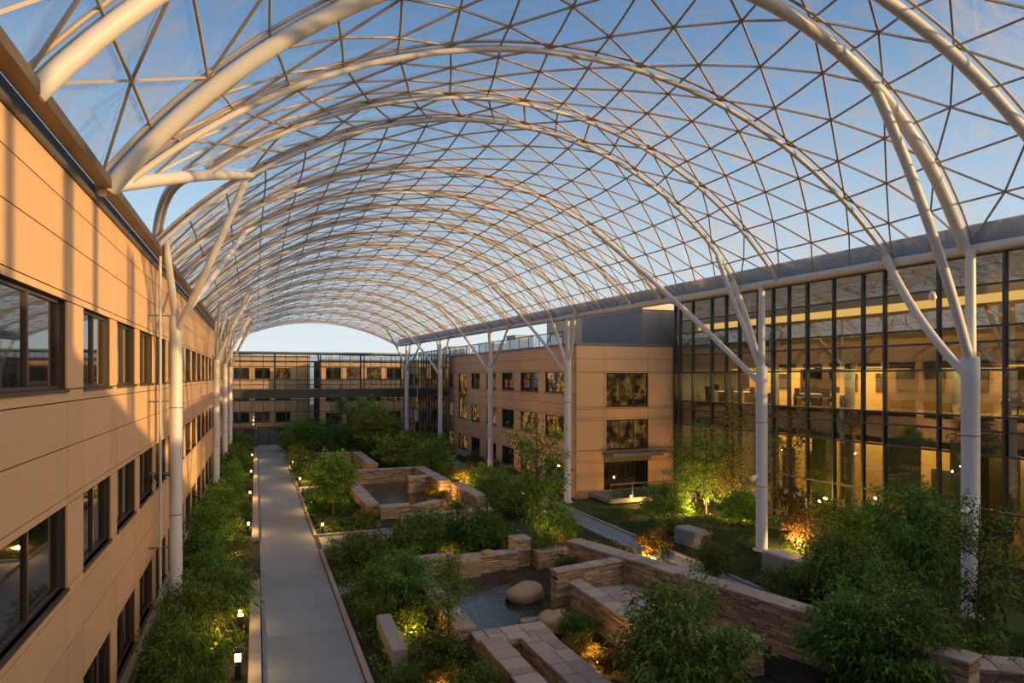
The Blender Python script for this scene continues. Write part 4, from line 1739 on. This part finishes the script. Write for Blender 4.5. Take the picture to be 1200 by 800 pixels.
scatter('ground_cover', [(-3.3, 15, -.3, 88), (3.3, 14, 6.4, 35), (3.3, 39, 7, 54), (6.5, 30, 17.8, 35.4), (15.2, 20, 17.9, 30), (14.3, 40, 17.9, 75), (3.3, 57, 17.9, 90)], 130000, .19, .45, 'leafA', 'low dark ground cover filling the planting beds', .3)
scatter('lawn_grass', [(20, 13, 29.8, 40), (20, 44, 21.5, 80)], 150000, .16, .12, 'grass', 'short dark lawn grass before the glass building and tan block', .02, 1.6)

# ------------------------------------------------------------------ lights in the garden


def bollard(label, loc, energy=26, h=.75):
    t = thing('bollard_light', label, 'path light', loc, 0, 'bollard lights of the garden')
    b = MB()
    b.lathe([(.07, 0), (.07, h - .16), (.0, h - .16)], (0, 0, 0), 14)
    b.build('post', M['black'], t)
    b = MB()
    b.lathe([(.055, h - .16), (.06, h - .08), (.055, h)], (0, 0, 0), 14)
    b.build('lens', M['lamp'], t)
    b = MB()
    b.lathe([(0, h + .04), (.06, h + .035), (.085, h), (.0, h - .002)], (0, 0, 0), 14)
    b.build('cap', M['black'], t)
    point((0, 0, h - .08), energy, t)
    return t


def lantern(label, loc, energy=34, h=.55):
    t = thing('lantern_light', label, 'path light', loc, 0, 'box lanterns of the left border')
    b = MB()
    b.box(-.09, -.09, 0, .09, .09, h - .3)
    b.build('post', M['black'], t)
    b = MB()
    b.box(-.085, -.085, h - .3, .085, .085, h - .04)
    b.build('lens', M['lamp'], t)
    b = MB()
    b.bevbox(-.13, -.13, h - .04, .13, .13, h + .03, .03)
    b.build('cap', M['black'], t)
    point((0, 0, h - .17), energy, t)
    return t


lantern('box lantern among shrubs of the left border, nearest the camera', (-.5, 21.4, 0), h=.85)
lantern('second box lantern from the camera beside the left kerb', (-.5, 25.4, 0), h=.85)
BL = [('bollard light at the corner of main path and first cross path', 3.5, 38.9), ('bollard light beside the left kerb past the cross path', -.4, 40.6), ('bollard light by the path before the round bright tree', 3.4, 46.2),
      ('left of two bollard lights at the second cross path', 3.35, 57.0), ('right of two bollard lights at the second cross path', 4.3, 57.2), ('bollard light under the rounded dark bush', 4.9, 58.4),
      ('bollard light beside the left kerb halfway along', -.4, 51.5), ('bollard light beside the left kerb far along', -.4, 63.0), ('bollard light beside the left kerb nearest the far end', -.4, 76.0),
      ('bollard light beside the right path at the tan block', 17.8, 44.0), ('bollard light beside the right path near the yellow shrubs', 17.7, 56.5), ('bollard light in the far planting beside the main path', 3.4, 68.5)]
for (lab, x, y) in BL:
    bollard(lab, g_at(x, y), 95)


def uplight(label, loc, energy, aim=(0, 0)):
    t = thing('garden_spotlight', label, 'spotlight', loc, 0, 'small ground spotlights')
    b = MB()
    b.tube([(0, 0, 0), (0, 0, .1)], .015, 6)
    b.build('spike', M['black'], t)
    b = MB()
    b.lathe([(.03, .08), (.05, .1), (.055, .2)], (0, 0, 0), 12)
    b.build('lamp_head', M['black'], t)
    b = MB()
    b.lathe([(.0, .205), (.05, .205)], (0, 0, 0), 12)
    b.build('lens', M['lamp'], t)
    point((0, 0, .45), energy * 5, t)
    return t


UL = [('spotlight under the left uplit young tree', *at(808, 610, .1)[:2], 70), ('spotlight under the middle uplit young tree', *at(832, 612, .1)[:2], 90), ('spotlight under the right uplit young tree', *at(855, 610, .2)[:2], 70),
      ('spotlight at the foot of the slender golden tree by the lawn', *at(936, 652, .8)[:2], 70), ('spotlight at the foot of the tall slender golden tree', *at(864, 618, .5)[:2], 50), ('spotlight beside the yellow lit shrub by the long wall', *at(757, 658)[:2], 34),
      ('spotlight at the foot of the tall young tree behind the pond', 13.9, 30.6, 40), ('spotlight washing the far end of the long stone wall', 13.6, 25.4, 26), ('spotlight inside the raised basin', 13.2, 20.5, 14),
      ('spotlight in the planter by the golden shrubs', 9.8, 18.2, 9), ('spotlight beside the concrete bench block', 5.0, 22.6, 9), ('spotlight near the golden shrub before the bench block', 4.7, 17.7, 11),
      ('spotlight behind the pond back wall', 8.6, 30.6, 16), ('first spotlight of the upper planter', 12.3, 46.9, 30), ('second spotlight of the upper planter', 15.6, 51.4, 45),
      ('spotlight beneath the maple bush on the long wall', 19.9, 16.4, 14), ('spotlight below the entrance terrace', 25.0, 40.0, 22), ('spotlight below the right of the entrance terrace', 28.4, 39.8, 22),
      ('spotlight in the left border by the lantern', -1.3, 23.6, 11), ('spotlight in the left border past the first column', -1.2, 30.6, 11), ('spotlight in the left border, third from the camera', -1.0, 36.0, 11)]
for (lab, x, y, e) in UL:
    uplight(lab, g_at(x, y), e)

# ------------------------------------------------------------------ render settings the scene needs
scn.view_settings.view_transform = 'Standard'
scn.view_settings.look = 'None'
scn.view_settings.exposure = 0.17
scn.view_settings.gamma = 1.0
scn.view_settings.use_curve_mapping = False
cy = scn.cycles
cy.use_denoising = True
cy.max_bounces = 8
cy.transparent_max_bounces = 24
cy.diffuse_bounces = 3
cy.glossy_bounces = 4
cy.caustics_reflective = False
cy.caustics_refractive = False
cy.sample_clamp_indirect = 4.0
